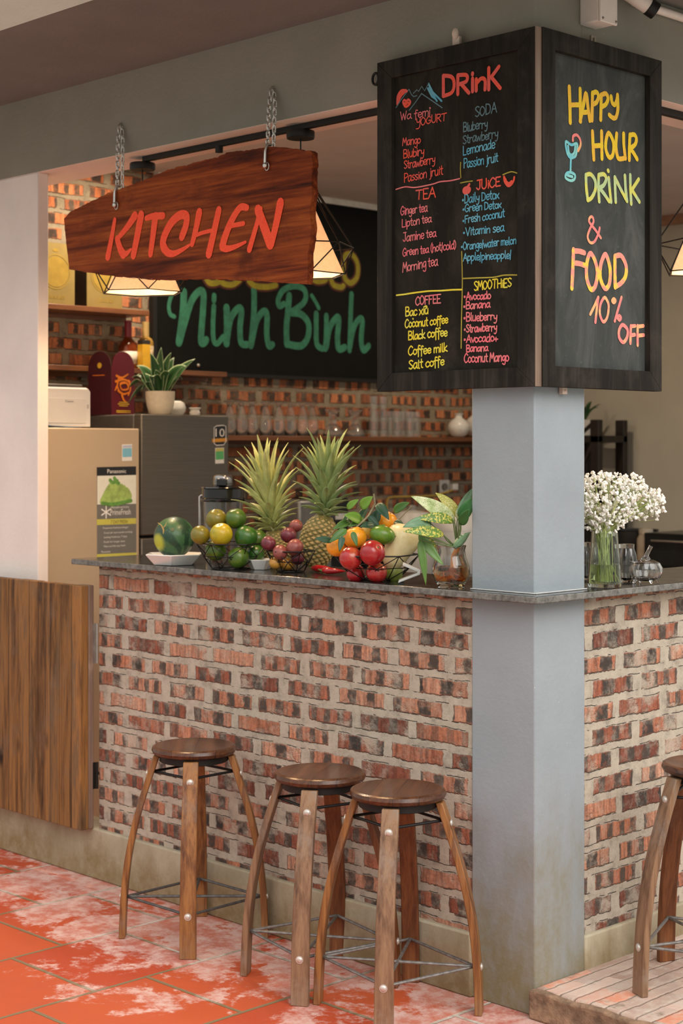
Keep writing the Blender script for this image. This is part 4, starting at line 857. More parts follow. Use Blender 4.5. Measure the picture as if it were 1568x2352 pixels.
# bottles
def bottle(label, y, x, prof, gmat, cap, capz, lblm, lz, lr, seg=24):
    t = thing('bottle', label, 'bottle', (x, y, ZB)); MB().lathe(prof, seg).build('glass_body', gmat, t)
    MB().lathe([(0, capz[0]), (capz[2], capz[0]), (capz[2], capz[1]), (0, capz[1])], 20).build('cap', cap, t)
    MB().lathe([(lr, lz[0]), (lr, lz[1])], seg).build('paper_label', lblm, t, solid=.0006); return t
amber = plain('dark_rum', (.16, .03, .008), .08, var=.3, Coat_Weight=.6); gold_l = plain('golden_liquor', (.42, .24, .05), .08, var=.3, Coat_Weight=.6)
papr = plain('cream_label', (.72, .68, .58), .6)
bottle('dark amber bottle with a wine-red capsule and white label on the middle shelf', .972, -3.2, [(0, 0), (.042, 0), (.046, .006), (.046, .10), (.040, .118), (.022, .138), (.015, .15), (.014, .2), (0, .2)], amber, plain('red_capsule', (.25, .012, .03), .35), (.148, .225, .0165), papr, (.02, .08), .0464)
bottle('golden bottle with a pale gold stopper beside the potted plant', 1.075, -3.2, [(0, 0), (.034, 0), (.037, .005), (.037, .13), (.030, .145), (.015, .155), (.014, .22), (0, .22)], gold_l, plain('gold_stopper', (.62, .42, .16), .35, .4), (.155, .225, .017), plain('patterned_label', (.52, .40, .24), .5, var=.5, scale=60), (.02, .11), .0374)
t = thing('tall_box', 'narrow yellow box with a black top between the two bottles', 'box', (-3.135, 1.015, ZB))
MB().box((-.02, -.022, 0), (.02, .022, .112)).build('box_body', plain('yellow_card', (.72, .40, .02), .5), t, bevel=.001); MB().box((-.0202, -.0222, .112), (.0202, .0222, .132)).build('lid', DKC, t, bevel=.001)

# glasses on the long shelf
GL = glass_mat('drinking_glass', (.97, .98, .97), .05); GL.node_tree.nodes['Principled BSDF'].inputs['Transmission Weight'].default_value = .94
def pilsner():
    t = thing('pilsner_glass', '', 'glass', (0, 0, 0))
    MB().lathe([(.030, .0), (.033, .045), (.028, .085), (.018, .125), (.012, .140), (.011, .152)], 24).build('bowl', GL, t, solid=.0022)
    MB().lathe([(0, .150), (.012, .150), (.016, .160), (.031, .168), (.032, .1715), (0, .1715)], 24).build('foot', GL, t); return t
ords = ['leftmost', 'second from the left', 'third from the left', 'fourth from the left', 'fifth from the left', 'sixth from the left', 'seventh from the left', 'rightmost']
def pos_shelf(px): return px
GX = [(-3.190, 1.587, 1.685), (-3.190, 1.669, 1.685), (-3.190, 1.744, 1.686), (-3.190, 1.826, 1.686), (-3.190, 1.909, 1.687), (-3.190, 1.990, 1.687), (-3.190, 2.073, 1.688), (-3.190, 2.153, 1.688)]
p0 = pilsner()
for i, g_ in enumerate(GX):
    l = ords[i] + ' of the eight upside-down pilsner glasses on the long shelf'
    if i == 0: p0.location = (g_[0], g_[1], ZG); p0['label'] = l; p0['group'] = 'pilsner glasses'
    else: dup(p0, (g_[0] + random.uniform(-.015, .01), g_[1], ZG), random.uniform(0, 3), l, 'pilsner glasses')
def goblet(label):
    t = thing('wide_goblet', label, 'glass', (0, 0, 0), 0, 'wide goblets')
    MB().lathe([(.058, 0), (.050, .018), (.032, .05), (.020, .066)], 28).build('bowl', GL, t, solid=.002)
    MB().lathe([(.016, .062), (.020, .066), (.020, .115), (.034, .134), (.044, .138), (.044, .1405), (0, .1405)], 24).build('foot', GL, t); return t
g_ = (-3.190, 2.298, 1.689); a = goblet('left one of the two upside-down wide goblets on the long shelf'); a.location = (g_[0], g_[1], ZG)
g_ = (-3.190, 2.462, 1.689); dup(a, (g_[0], g_[1], ZG), .4, 'right one of the two upside-down wide goblets on the long shelf')
def tumbler(label):
    t = thing('straight_tumbler', label, 'glass', (0, 0, 0), 0, 'straight tumblers')
    MB().lathe([(0, .008), (.022, .008), (.0245, .138), (.026, .138), (.0235, 0), (0, 0)], 22).build('glass_body', GL, t)
    MB().lathe([(0, 0), (.0232, 0), (.0234, .009), (0, .009)], 22).build('thick_base', GL, t); return t
TX = [(-3.170, 2.584, 1.690), (-3.170, 2.655, 1.690), (-3.170, 2.712, 1.691), (-3.130, 2.721, 1.690), (-3.170, 2.815, 1.691), (-3.130, 2.821, 1.691), (-3.170, 2.913, 1.692)]
tn = ['first', 'second', 'third', 'fourth', 'fifth', 'sixth', 'last']
t0 = tumbler('')
for i, g_ in enumerate(TX):
    l = '%s straight tumbler in the row on the long shelf, counted from the left' % tn[i]
    if i == 0: t0.location = (g_[0], g_[1], ZG); t0['label'] = l
    else: dup(t0, (g_[0], g_[1], ZG), i, l)
def small_glass(label):
    t = thing('shot_tumbler', label, 'glass', (0, 0, 0), 0, 'stacked small glasses')
    MB().lathe([(0, .006), (.018, .006), (.021, .078), (.0225, .078), (.020, 0), (0, 0)], 20).build('glass_body', GL, t); return t
s_ = small_glass('small glass stacked on the first tumbler of the row'); s_.location = (TX[0][0], TX[0][1], ZG + .1385)
dup(s_, (TX[1][0], TX[1][1], ZG + .1385), 1, 'small glass stacked on the second tumbler of the row')
CER = plain('white_ceramic', (.74, .72, .66), .3, var=.06, Coat_Weight=.3)
VP = [(0, 0), (.025, 0), (.045, .012), (.062, .045), (.060, .07), (.040, .098), (.022, .110), (.020, .122), (.028, .136), (.024, .136), (.016, .122), (.018, .108), (0, .10)]
def vase(label, loc, k=1.):
    t = thing('ceramic_vase', label, 'vase', loc); MB().lathe([(r * k, z * k) for r, z in VP], 28).build('vase_body', CER, t)
    mb = MB()
    for a in range(5): mb.tube([(.0605 * k * math.cos(a * 1.3 + .4 + q * .08), .0605 * k * math.sin(a * 1.3 + .4 + q * .08), (.035 + .012 * q) * k) for q in range(3)], .0012, 5)
    mb.build('painted_motif', plain('blue_grey_glaze', (.30, .33, .36), .4), t); return t
g_ = (-3.190, 3.293, 1.701); vase('round white ceramic vase at the right end of the long shelf', (g_[0], g_[1], ZG), 1.0)
g_ = (-3.220, 3.460, 1.702); vase('white ceramic vase half hidden behind the grey column', (g_[0], g_[1] + .02, ZG), 1.15)

# ------------------------------------------------------------------ fridges and what stands on them
def steel_mat(name, col, rough, metal=.75):
    t = NT(name); P = t.obj(); a = t.noise(t.map(P, (1, 2, 160)), 2.2, 4, .6); b = t.noise(P, 4, 3)
    c = t.ramp(a.outputs[0], [(.3, tuple(k * .86 for k in col)), (.7, tuple(min(1, k * 1.12) for k in col))])
    return t.out(c, rough, metal, a.outputs[0], .0004, .4)
GOLDF = plain('champagne_door', (.56, .43, .29), .38, .25, .03, 5); STEELF = steel_mat('brushed_grey_door', (.135, .12, .10), .42, .55); BODY = plain('fridge_side', (.10, .09, .08), .5); SEAL = plain('door_seal', (.02, .02, .02), .7)
def fridge(name, label, y0, y1, top, split, mat):
    b = (-2.99, (y0 + y1) / 2, 0); t = thing(name, label, 'fridge', b); hw = (y1 - y0) / 2
    MB().box((-.28, -hw + .004, .03), (.23, hw - .004, top)).build('cabinet', BODY, t, bevel=.006)
    MB().box((.228, -hw + .01, .05), (.238, hw - .01, top - .01)).build('door_seal', SEAL, t)
    MB().box((.236, -hw, split + .006), (.29, hw, top)).build('upper_door', mat, t, bevel=.006)
    MB().box((.236, -hw, .05), (.29, hw, split - .006)).build('lower_door', mat, t, bevel=.006)
    for sx in (-.22, .2):
        for sy in (-1, 1): MB().lathe([(0, 0), (.02, 0), (.02, .032), (0, .032)], 12, (sx, sy * (hw - .05), 0)).build('foot', SEAL, t)
    return t, b
fg, fgb = fridge('gold_fridge', 'champagne gold fridge with a tall advertising sticker behind the bar', .062, .655, 1.713, .25, GOLDF)
fs, fsb = fridge('grey_fridge', 'dark brushed grey fridge with a 10 year badge', .665, 1.162, 1.776, 1.243, STEELF)
toF = frX(-2.70, fgb); toS = frX(-2.70, fsb)
def pan(parent, to3, name, q, mat, d0=.0006, label=None):
    o = MB().prism(q, to3, d0, d0 - .0005).build(name, mat, parent, smooth=False); return lab(o, label) if label else o
def flat(name, col, rough=.45, var=.04): return plain(name, col, rough, var=var, scale=40)
WHT = flat('white_print', (.82, .82, .80)); BLK = flat('black_print', (.012, .012, .014)); GRP = flat('grey_print', (.17, .165, .15)); LMY = flat('lime_print', (.58, .55, .10))
sheet = pan(fg, toF, 'advertising_sticker', [[(0.4292, 1.5478), (0.6360, 1.5499), (0.6383, 1.1401), (0.4315, 1.1446)]][0], GRP, .0008, 'tall grey advertising sticker')
pan(sheet, toF, 'black_band', [[(0.4292, 1.5478), (0.6360, 1.5499), (0.6360, 1.5124), (0.4292, 1.5110)]][0], BLK, .0014)
PIC = NT('leafy_picture'); pz = PIC.noise(PIC.obj(), 16, 4, .6, .5); PIC = PIC.out(PIC.ramp(pz.outputs[0], [(.35, (.80, .82, .72)), (.5, (.62, .72, .42)), (.62, (.30, .46, .10))]), .45)
pan(sheet, toF, 'picture', [[(0.4315, 1.5110), (0.6360, 1.5124), (0.6360, 1.3883), (0.4315, 1.3895)]][0], flat('picture_white', (.78, .79, .70)), .0014)
mb = MB(); GR1 = flat('cabbage_green', (.34, .50, .13), var=.3)
for p in [[(0.4608, 1.4017), (0.4881, 1.4511), (0.5063, 1.4749)], [(0.4835, 1.3975), (0.5109, 1.4414), (0.5246, 1.4727)], [(0.5109, 1.3950), (0.5338, 1.4354), (0.5407, 1.4706)], [(0.5384, 1.3981), (0.5592, 1.4293), (0.5568, 1.4666)], [(0.5661, 1.4030), (0.5800, 1.4252), (0.5707, 1.4608)], [(0.5893, 1.4100), (0.5986, 1.4248), (0.5846, 1.4512)]]: stroke(mb, p, (.034, .020), toF, d=.0022)
lab(mb.build('picture_leaves', GR1, sheet, norm=False), 'pale green sliced vegetable in the picture')
mb = MB()
for p in [[(0.4972, 1.4917), (0.5109, 1.4822), (0.5338, 1.4893)], [(0.5200, 1.5007), (0.5292, 1.4857), (0.5430, 1.4780)], [(0.4563, 1.3944), (0.5155, 1.3893), (0.6079, 1.4021)]]: stroke(mb, p, .016, toF, d=.0026)
lab(mb.build('picture_leaves', flat('deep_leaf_green', (.13, .32, .06), var=.3), sheet), 'dark green leaf tuft in the picture')
pan(sheet, toF, 'lime_band', [[(0.4292, 1.3270), (0.6360, 1.3263), (0.6360, 1.3019), (0.4292, 1.3030)]][0], LMY, .0014)
pan(sheet, toF, 'lime_band', [[(0.4292, 1.1797), (0.6383, 1.1777), (0.6383, 1.1646), (0.4292, 1.1668)]][0], LMY, .0014)
pan(sheet, toF, 'lime_band', [[(0.4315, 1.1612), (0.6383, 1.1589), (0.6383, 1.1401), (0.4315, 1.1446)]][0], LMY, .0014)
mb = MB()
def pt(text, a, cap, d=.002):
    print_text(mb, text, a[0], a[1], a[2] - a[0], cap, toF, d)
pt('Panasonic', (0.4835, 1.5215, 0.5823, 1.5242, 0.0185), .017)
pt('PrimeFresh', (0.4995, 1.3434, 0.6056, 1.3441, 0.0260), .024)
pt('PRESERVATION', (0.5017, 1.3711, 0.5962, 1.3705, 0.0111), .008)
for k, s in enumerate(['Preserves freshness longer', 'Cool air surround cooling', 'Lasting freshness 7 days', 'Fresh for longer time', 'Meat and fish stay fresh']):
    a = ((0.4608, 1.2854, 0.5939, 1.2845, 0.0092), (0.4654, 1.2649, 0.6149, 1.2632, 0.0092), (0.4654, 1.2464, 0.5869, 1.2455, 0.0092), (0.4654, 1.2261, 0.5753, 1.2254, 0.0092), (0.4654, 1.2076, 0.5777, 1.2066, 0.0092))[k]
    pt(s, a, .008)
for p in [[(0.4767, 1.3829), (0.4767, 1.3311)], [(0.4540, 1.3687), (0.4995, 1.3434)], [(0.4540, 1.3447), (0.4995, 1.3693)]]: stroke(mb, p, (.006, .006), toF, d=.002)
pt('Panasonic', (0.4518, 1.1842, 0.4995, 1.1839, 0.0092), .009)
lab(mb.build('printed_lettering', WHT, sheet, norm=False), 'white printed lettering on the sticker')
mb = MB(); pt('7 DAY FRESH', (0.5017, 1.3062, 0.5893, 1.3071, 0.0185), .015); pt('7 DAY FRESH', (0.5063, 1.1465, 0.5893, 1.1462, 0.0148), .013)
lab(mb.build('printed_lettering', flat('olive_print', (.13, .11, .02)), sheet), 'dark lettering on the lime bands')
e = pan(fg, toF, 'energy_label', [[(0.5615, 1.6438), (0.6149, 1.6458), (0.6149, 1.5745), (0.5615, 1.5729)]][0], WHT, .0008, 'small white and blue energy label')
pan(e, toF, 'blue_panel', [[(0.5638, 1.6270), (0.6126, 1.6289), (0.6126, 1.5914), (0.5638, 1.5897)]][0], flat('sky_blue_print', (.20, .52, .70)), .0014)
pan(e, toF, 'lilac_band', [[(0.5638, 1.6401), (0.6126, 1.6420), (0.6126, 1.6307), (0.5638, 1.6289)]][0], flat('lilac_print', (.50, .55, .72)), .0014)
pan(fg, toF, 'maker_badge', [[(0.1325, 1.6895), (0.1793, 1.6907), (0.1793, 1.6736), (0.1325, 1.6725)]][0], flat('badge_grey', (.17, .14, .09)), .0008)
e = pan(fs, toS, 'warranty_badge', [[(1.0715, 1.7231), (1.1461, 1.7317), (1.1435, 1.6507), (1.1331, 1.6388), (1.0843, 1.6368), (1.0715, 1.6486)]][0], BLK, .0008, 'black badge reading 10')
pan(e, toS, 'orange_ribbon', [[(1.0638, 1.6701), (1.1512, 1.6744), (1.1512, 1.6586), (1.0638, 1.6544)]][0], flat('orange_print', (.72, .33, .03)), .0014)
mb = MB(); a = (1.0817, 1.6800, 1.1357, 1.6822, 0.0373); print_text(mb, '10', a[0], a[1], a[2] - a[0], a[4], toS, .002); lab(mb.build('printed_lettering', WHT, e, norm=False), 'white number 10')
mb = MB(); stroke(mb, [[(1.0741, 1.6505), (1.0741, 1.7211), (1.0894, 1.7291), (1.1280, 1.7315), (1.1435, 1.7277), (1.1435, 1.6586), (1.1306, 1.6428), (1.0868, 1.6407), (1.0741, 1.6505)]][0], .004, toS, True, d=.0016); mb.build('badge_outline', WHT, e, norm=False)
e = pan(fs, toS, 'green_label', [[(1.0817, 1.6290), (1.1331, 1.6309), (1.1331, 1.5599), (1.0817, 1.5583)]][0], WHT, .0008, 'small green energy label')
pan(e, toS, 'green_panel', [[(1.0843, 1.6133), (1.1306, 1.6152), (1.1306, 1.5777), (1.0843, 1.5760)]][0], flat('green_print', (.10, .45, .16)), .0014)
pan(e, toS, 'yellow_panel', [[(1.0843, 1.6270), (1.1306, 1.6290), (1.1306, 1.6152), (1.0843, 1.6133)]][0], flat('yellow_print', (.60, .55, .15)), .0014)

ZF = 1.713
PRW = plain('printer_white', (.72, .71, .70), .4, var=.02)
pr = thing('printer', 'white desktop printer on top of the gold fridge', 'printer', (-2.86, .262, ZF))
mb = MB()
rings = []
for x, zt in ((.115, .148), (.118, .165), (.10, .172), (-.0, .176), (-.11, .168)):
    rings.append([(x, -.165, .006), (x, .165, .006), (x, .165, zt - .012), (x, .155, zt), (x, -.155, zt), (x, -.165, zt - .012)])
mb.loft(rings); mb.build('housing', PRW, pr, bevel=.004)
MB().box((-.10, -.15, .176), (.085, .15, .186)).build('top_lid', plain('printer_lid', (.10, .085, .07), .5), pr, bevel=.006)
MB().box((.1175, -.12, .02), (.1195, .14, .125)).build('front_cover', plain('printer_front', (.66, .65, .64), .42, var=.02), pr, bevel=.002)
MB().box((.119, .148, .085), (.1205, .156, .10)).build('power_button', plain('button_grey', (.5, .5, .5), .4), pr)
mb = MB(); print_text(mb, 'Canon', .035, .108, .042, .009, lambda u, v, d: (.1195 + d, u, v)); mb.build('printed_lettering', flat('dark_grey_print', (.1, .1, .11)), pr)
tag(MB().tube([(-2.735, .10, ZF + .012), (-2.733, .15, ZF + .016), (-2.732, .22, ZF + .008), (-2.735, .30, ZF + .0035), (-2.75, .38, ZF + .003)], .0028, 8).build('cable', plain('blue_grey_cable', (.10, .15, .22), .5)), 'thin blue-grey cable lying on the gold fridge before the printer', 'cable')
ZS = 1.776
WINE = plain('wine_red_card', (.13, .010, .022), .35, var=.06); WINED = plain('dark_wine_card', (.065, .006, .014), .4)
gb = thing('gift_box', 'wine-red gift box with an arched top and a golden brush emblem', 'box', (-3.03, .752, ZS), R(10))
def arch(w, h0, h1, n=14):
    return [(-w, 0), (w, 0)] + [(w * math.cos(PI * k / n), h0 + (h1 - h0) * math.sin(PI * k / n) ** .8) for k in range(n + 1)]
MB().box((-.07, -.075, 0), (.07, .075, .215)).build('box_body', WINE, gb, bevel=.002)
MB().prism([(-.07, 0), (.07, 0), (.07, .21), (-.07, .21)], lambda u, v, d: (u, -.0752 - d, v), 0, .0012).build('side_panel', WINED, gb)
MB().prism(arch(.07, .20, .285), lambda u, v, d: (u, -.0765 - d, v), 0, .002).build('side_handle', WINED, gb)
MB().prism(arch(.072, .20, .285), lambda u, v, d: (.0705 + d, u, v), -.003, .0).build('front_handle', WINE, gb)
fG = lambda u, v, d: (.0707 + d, u, v); sG = lambda u, v, d: (u, -.0786 - d, v)
ORG = flat('orange_foil', (.85, .22, .02), .35, .2); YGF = flat('yellow_foil', (.80, .50, .04), .35, .2)
mb = MB()
for p in ([(-.045, .175), (-.01, .168), (.03, .185)], [(-.05, .15), (0, .16), (.045, .15)], [(-.03, .165), (-.04, .13), (-.02, .10)], [(-.02, .14), (.02, .145), (.03, .12), (-.01, .115), (-.02, .14)], [(-.035, .11), (.0, .095), (.04, .105)], [(.035, .155), (.045, .12), (.03, .09)], [(-.01, .09), (.0, .07), (.012, .062)], [(-.045, .125), (-.055, .11)]): stroke(mb, p, (.012, .006), fG)
lab(mb.build('brush_emblem', ORG, gb, norm=False), 'orange-gold brush stroke emblem')
mb = MB()
for z, wd in ((.058, .03), (.05, .04), (.042, .03), (.02, .05), (.013, .05)): stroke(mb, [(-wd * .9, z), (wd * .9, z)], .0035, fG)
mb.build('printed_band', YGF, gb, norm=False)
mb = MB(); stroke(mb, [(-.04, .178), (.03, .178)], .004, sG); lab(mb.build('printed_band', ORG, gb, norm=False), 'orange line on the dark side')
mb = MB(); mb.lathe([(0, 0), (.013, 0), (.013, .001), (0, .001)], 20, (0, -.0786, .222), Matrix.Rotation(R(90), 4, 'X')); lab(mb.build('seal', YGF, gb), 'round yellow seal')
# potted plant on the grey fridge
ZS = 1.776
POT = plain('cream_pot', (.76, .66, .50), .55, var=.06, scale=60, bump=.0008)
pp = thing('potted_plant', 'snake plant with white-edged leaves in a cream pot on the grey fridge', 'plant', (-2.82, .863, ZS))
MB().lathe([(0, 0), (.042, 0), (.050, .006), (.060, .04), (.065, .075), (.066, .106), (.060, .106), (.058, .09), (0, .09)], 36).build('pot', POT, pp)
MB().lathe([(0, .088), (.059, .088), (.05, .096), (0, .099)], 24).build('soil', plain('potting_soil', (.05, .035, .022), .95, var=.4, scale=90, bump=.003), pp)
def leafmat(name, dark, light, edge=None, spots=None, sc=9., rough=.42, amt=.5):
    t = NT(name); P = t.obj(); a = t.noise(P, sc, 4, .6); b = t.noise(P, sc * 9, 3, .7)
    c = t.ramp(a.outputs[0], [(.32, dark), (.68, light)])
    if spots: c = t.mix(t.mr(b.outputs[0], amt, amt + .06, 0, .9), c, spots)
    return t.out(c, rough, 0, b.outputs[0], .0006, .4, Specular_IOR_Level=.45)
SNK = leafmat('dark_green_leaf', (.012, .045, .014), (.045, .13, .035)); SNE = plain('pale_leaf_edge', (.45, .52, .30), .5)
Rv = Vector((.70108, .71308, 0)); Tv = Vector((.71308, -.70108, 0))
def snake(ang, out, up, w, droop=0, k=0):
    d = Rv * math.cos(ang) + Tv * math.sin(ang); b = d * .025 + Vector((0, 0, .09)); tip = d * out + Vector((0, 0, up)); bend = Vector((0, 0, .03 + droop)) - d * .012
    sd = (d.cross(Vector((0, 0, 1))) * .6 + Rv * .8)
    e = MB().leaf(b, tip, w * 1.55, bend, 11, .2, sd, 0); lf = MB().leaf(b + Vector((0, 0, .002)) + Tv * .001, tip - (tip - b) * .008, w * 1.36, bend, 11, .2, sd, 0)
    bmesh.ops.translate(lf.b, vec=Tv * .0012, verts=lf.b.verts)
    o = lf.build('leaf', SNK, pp, solid=.001); lab(e.build('leaf_edge', SNE, o, solid=.0008), 'pale edge of the leaf')
for a in ((3.0, .105, .22, .045, .02), (2.75, .13, .165, .045, .03), (2.3, .06, .275, .045, 0), (1.9, .05, .20, .042, 0), (.5, .14, .215, .046, .03), (.15, .16, .25, .044, .0), (.85, .085, .275, .046, 0), (1.3, .03, .30, .040, 0), (-.6, .07, .26, .040, 0), (3.4, .15, .125, .040, .055), (.0, .10, .16, .045, .035), (-2.4, .12, .14, .036, .04), (2.0, .09, .17, .042, .03), (1.0, .09, .19, .042, .02)): snake(*a)
snake(3.1, .14, .055, .02, .075); snake(2.5, .10, .10, .018, .06)
t = thing('round_vase', 'small round white vase behind the cream plant pot', 'vase', (-2.95, 1.059, ZS)); MB().lathe([(0, 0), (.025, 0), (.042, .02), (.045, .04), (.036, .062), (.02, .07), (.018, .068), (0, .06)], 24).build('vase_body', CER, t)
t = thing('small_jar', 'small white flared jar at the right on the grey fridge', 'jar', (-2.75, 1.005, ZS)); MB().lathe([(0, 0), (.022, 0), (.025, .012), (.020, .022), (.028, .033), (.026, .034), (.016, .022), (0, .015)], 24).build('jar_body', CER, t)

# ------------------------------------------------------------------ back counter
sbc = thing('back_counter', 'dark kitchen back counter below the brick wall', 'counter', (-3.0, 2.6, 0))
MB().box((-.29, -1.38, .06), (.24, 1.10, .90)).build('cabinet', plain('dark_cabinet', (.04, .03, .025), .6), sbc, bevel=.003); MB().box((-.295, -1.40, .90), (.28, 1.10, .935)).build('worktop', M['granite'], sbc, bevel=.003)
def cooker(label, loc, r, h, mat):
    t = thing('rice_cooker', label, 'cooker', loc); MB().lathe([(0, 0), (r * .8, 0), (r * .95, h * .1), (r, h * .35), (r, h * .62), (r * .98, h * .66)], 36).build('pot_body', mat, t)
    MB().lathe([(r * .99, h * .66), (r * .96, h * .8), (r * .7, h * .93), (0, h * .97)], 36).build('lid', mat, t); MB().lathe([(0, h * .96), (.02, h * .96), (.024, h * 1.02), (0, h * 1.04)], 16).build('knob', plain('knob_grey', (.25, .24, .22), .5), t); return t
CK = plain('pale_grey_enamel', (.50, .48, .44), .4, var=.04); CKW = plain('white_enamel', (.66, .65, .62), .4, var=.04)
d_ = (-2.9259, 2.6232, 1.2829); cooker('pale grey rice cooker on the back counter behind the tangerine branch', (d_[0], d_[1], .936), .125, .38, CK)
d_ = (-3.0639, 3.1246, 1.1563); cooker('white rice cooker on the back counter behind the glass of water plants', (d_[0], d_[1], .936), .15, .36, CKW)
d_ = (-3.1893, 1.9987, 1.3152)
t = thing('coffee_machine', 'grey and black coffee machine behind the pineapples', 'coffee machine', (d_[0] + .05, d_[1] - .0, .936))
MB().box((-.15, -.13, 0), (.15, .10, .43)).build('housing', plain('machine_grey', (.20, .20, .19), .35, .4), t, bevel=.012); MB().box((-.15, .10, 0), (.15, .22, .44)).build('side_tower', plain('machine_black', (.014, .014, .015), .25), t, bevel=.01)
MB().box((.15, -.08, .26), (.19, .05, .31)).build('spout', chrome, t, bevel=.006); MB().box((.151, .12, .33), (.155, .20, .36)).build('display', plain('panel_light', (.55, .55, .52), .3), t)
d_ = (-3.2286, 2.6005, 1.3219)
t = thing('kettle', 'black electric kettle behind the tangerine leaves', 'kettle', (d_[0], d_[1], .936))
MB().lathe([(0, 0), (.085, 0), (.09, .02), (.075, .26), (.06, .30), (0, .315)], 28).build('kettle_body', plain('kettle_black', (.012, .012, .012), .25), t); MB().tube([(.06, 0, .29), (.12, 0, .30), (.14, 0, .22), (.11, 0, .07), (.085, 0, .06)], .011, 10).build('handle', blackm, t)
o_ = (-3.298, 3.284, 1.408)
t = thing('wall_socket', 'white wall socket with a yellow cable on the brick wall', 'socket', (-3.298, o_[1], o_[2]))
MB().box((-.002, -.04, -.04), (.012, .04, .04)).build('face_plate', plain('socket_white', (.72, .70, .64), .4), t, bevel=.004); MB().lathe([(0, 0), (.02, 0), (.02, .016), (0, .016)], 18, (.008, -.008, .0), Matrix.Rotation(R(90), 4, 'Y')).build('plug_hole', plain('socket_grey', (.2, .18, .15), .5), t); MB().box((.01, .03, -.02), (.05, .075, .018)).build('plug', plain('plug_white', (.7, .69, .66), .4), t, bevel=.005)
a_ = (-3.270, 2.789, 1.359); b_ = (-3.270, 2.789, 1.185)
tag(MB().tube([(-3.26, o_[1] + .04, o_[2] - .02), (-3.27, o_[1] - .1, a_[2] + .0), (-3.27, a_[1] + .05, a_[2]), (-3.27, a_[1] + .01, a_[2] - .005), (-3.27, a_[1], a_[2] - .03), (-3.27, b_[1], .95)], .006, 8).build('power_cable', plain('yellow_cable', (.42, .27, .05), .5)), 'yellow power cable running along the brick wall to the socket', 'cable')

# far right of the kitchen
dk = plain('dark_walnut', (.018, .013, .010), .5, var=.3)
d_ = (-2.745, 4.000, 1.703)
t = thing('plant_stand', 'dark wooden stand against the far kitchen wall, right of the column', 'stand', (d_[0], 3.98, 0))
for sx in (-.17, .095):
    for sy in (-.12, .12): MB().box((sx - .03, sy - .02, 0), (sx + .03, sy + .02, 1.79)).build('leg', dk, t, bevel=.003)
for z in (.9, 1.30, 1.66): MB().box((-.20, -.14, z), (.125, .14, z + .04)).build('shelf_board', dk, t, bevel=.003)
MB().tube([(-.14, -.13, 1.28), (.08, -.13, 1.66)], .014, 8).build('diagonal_brace', dk, t); MB().tube([(-.02, -.13, 1.7), (.09, -.13, 1.78)], .012, 8).build('diagonal_brace', dk, t)
t = thing('small_pot_plant', 'dim potted plant on the dark stand against the far wall', 'plant', (d_[0] - .07, 3.97, 1.702))
MB().lathe([(0, 0), (.045, 0), (.06, .09), (.052, .09), (0, .08)], 20).build('pot', CER, t)
for a in range(7): MB().leaf((0, 0, .08), (.10 * math.cos(a * .9), .10 * math.sin(a * .9), .16 + .02 * (a % 3)), .035, (0, 0, .05), 7).build('leaf', SNK, t, solid=.001)
d_ = (-2.153, 3.700, 1.146)
t = thing('stove_bench', 'black cooking bench along the far wall with dark pans', 'bench', (-1.7, 3.86, 0))
MB().box((-.98, -.32, 0), (1.54, .30, .95)).build('cabinet', plain('bench_black', (.012, .011, .010), .6), t, bevel=.004); MB().box((-.99, -.33, .95), (1.55, .31, .98)).build('worktop', plain('bench_top', (.05, .045, .04), .4), t, bevel=.003)
def hit_bench(): pass
pn = (-2.2836, 3.7044, 1.1522)
t = thing('stock_pot', 'black stock pot on the far cooking bench behind the white flowers', 'pot', (pn[0], 3.70, .981)); MB().lathe([(0, 0), (.13, 0), (.135, .01), (.135, .20), (.14, .205), (.13, .205), (.125, .02), (0, .02)], 32).build('pot_body', plain('pan_black', (.012, .012, .012), .4), t)
for s in (-1, 1): MB().tube([(s * .13, -.03, .16), (s * .17, -.03, .165), (s * .17, .03, .165), (s * .13, .03, .16)], .008, 8).build('handle', blackm, t)
pn = (-1.9625, 3.6030, 1.1682)
t = thing('black_oven', 'black countertop oven on the far bench at the right picture edge', 'oven', (pn[0] + .12, 3.72, .981)); MB().box((-.26, -.18, .01), (.26, .18, .20)).build('oven_body', plain('oven_black', (.010, .010, .010), .3), t, bevel=.006); MB().box((-.24, -.185, .03), (.15, -.179, .17)).build('oven_door', plain('oven_glass', (.02, .02, .02), .1), t); MB().tube([(-.2, -.2, .16), (.1, -.2, .16)], .006, 8).build('handle', chrome, t)
pn = (-2.1310, 3.7169, 1.1928)
t = thing('condiment_jar', 'pale jar on the far bench between the black pot and the oven', 'jar', (pn[0], 3.60, .981)); MB().lathe([(0, 0), (.045, 0), (.048, .01), (.048, .16), (.035, .19), (0, .195)], 24).build('jar_body', plain('clay_beige', (.34, .29, .22), .6), t); MB().lathe([(0, .19), (.038, .19), (.038, .215), (0, .22)], 24).build('lid', plain('lid_beige', (.40, .35, .27), .6), t)
t = thing('drawer_unit', 'low red-brown drawer unit behind the right-hand countertop', 'drawers', (-.72, 1.75, 0))
MB().box((-.28, -.75, 0), (.22, 1.72, 1.06)).build('carcass', plain('red_brown_wood', (.07, .020, .012), .6, var=.3), t, bevel=.003); MB().box((-.29, -.76, 1.06), (.23, 1.73, 1.085)).build('top_board', plain('dark_top', (.03, .02, .016), .5), t, bevel=.003)
for k in range(3): MB().box((.222, -.70 + k * .80, .55), (.235, .07 + k * .80, 1.0)).build('drawer_front', plain('drawer_red_brown', (.09, .028, .015), .55, var=.3), t, bevel=.003)

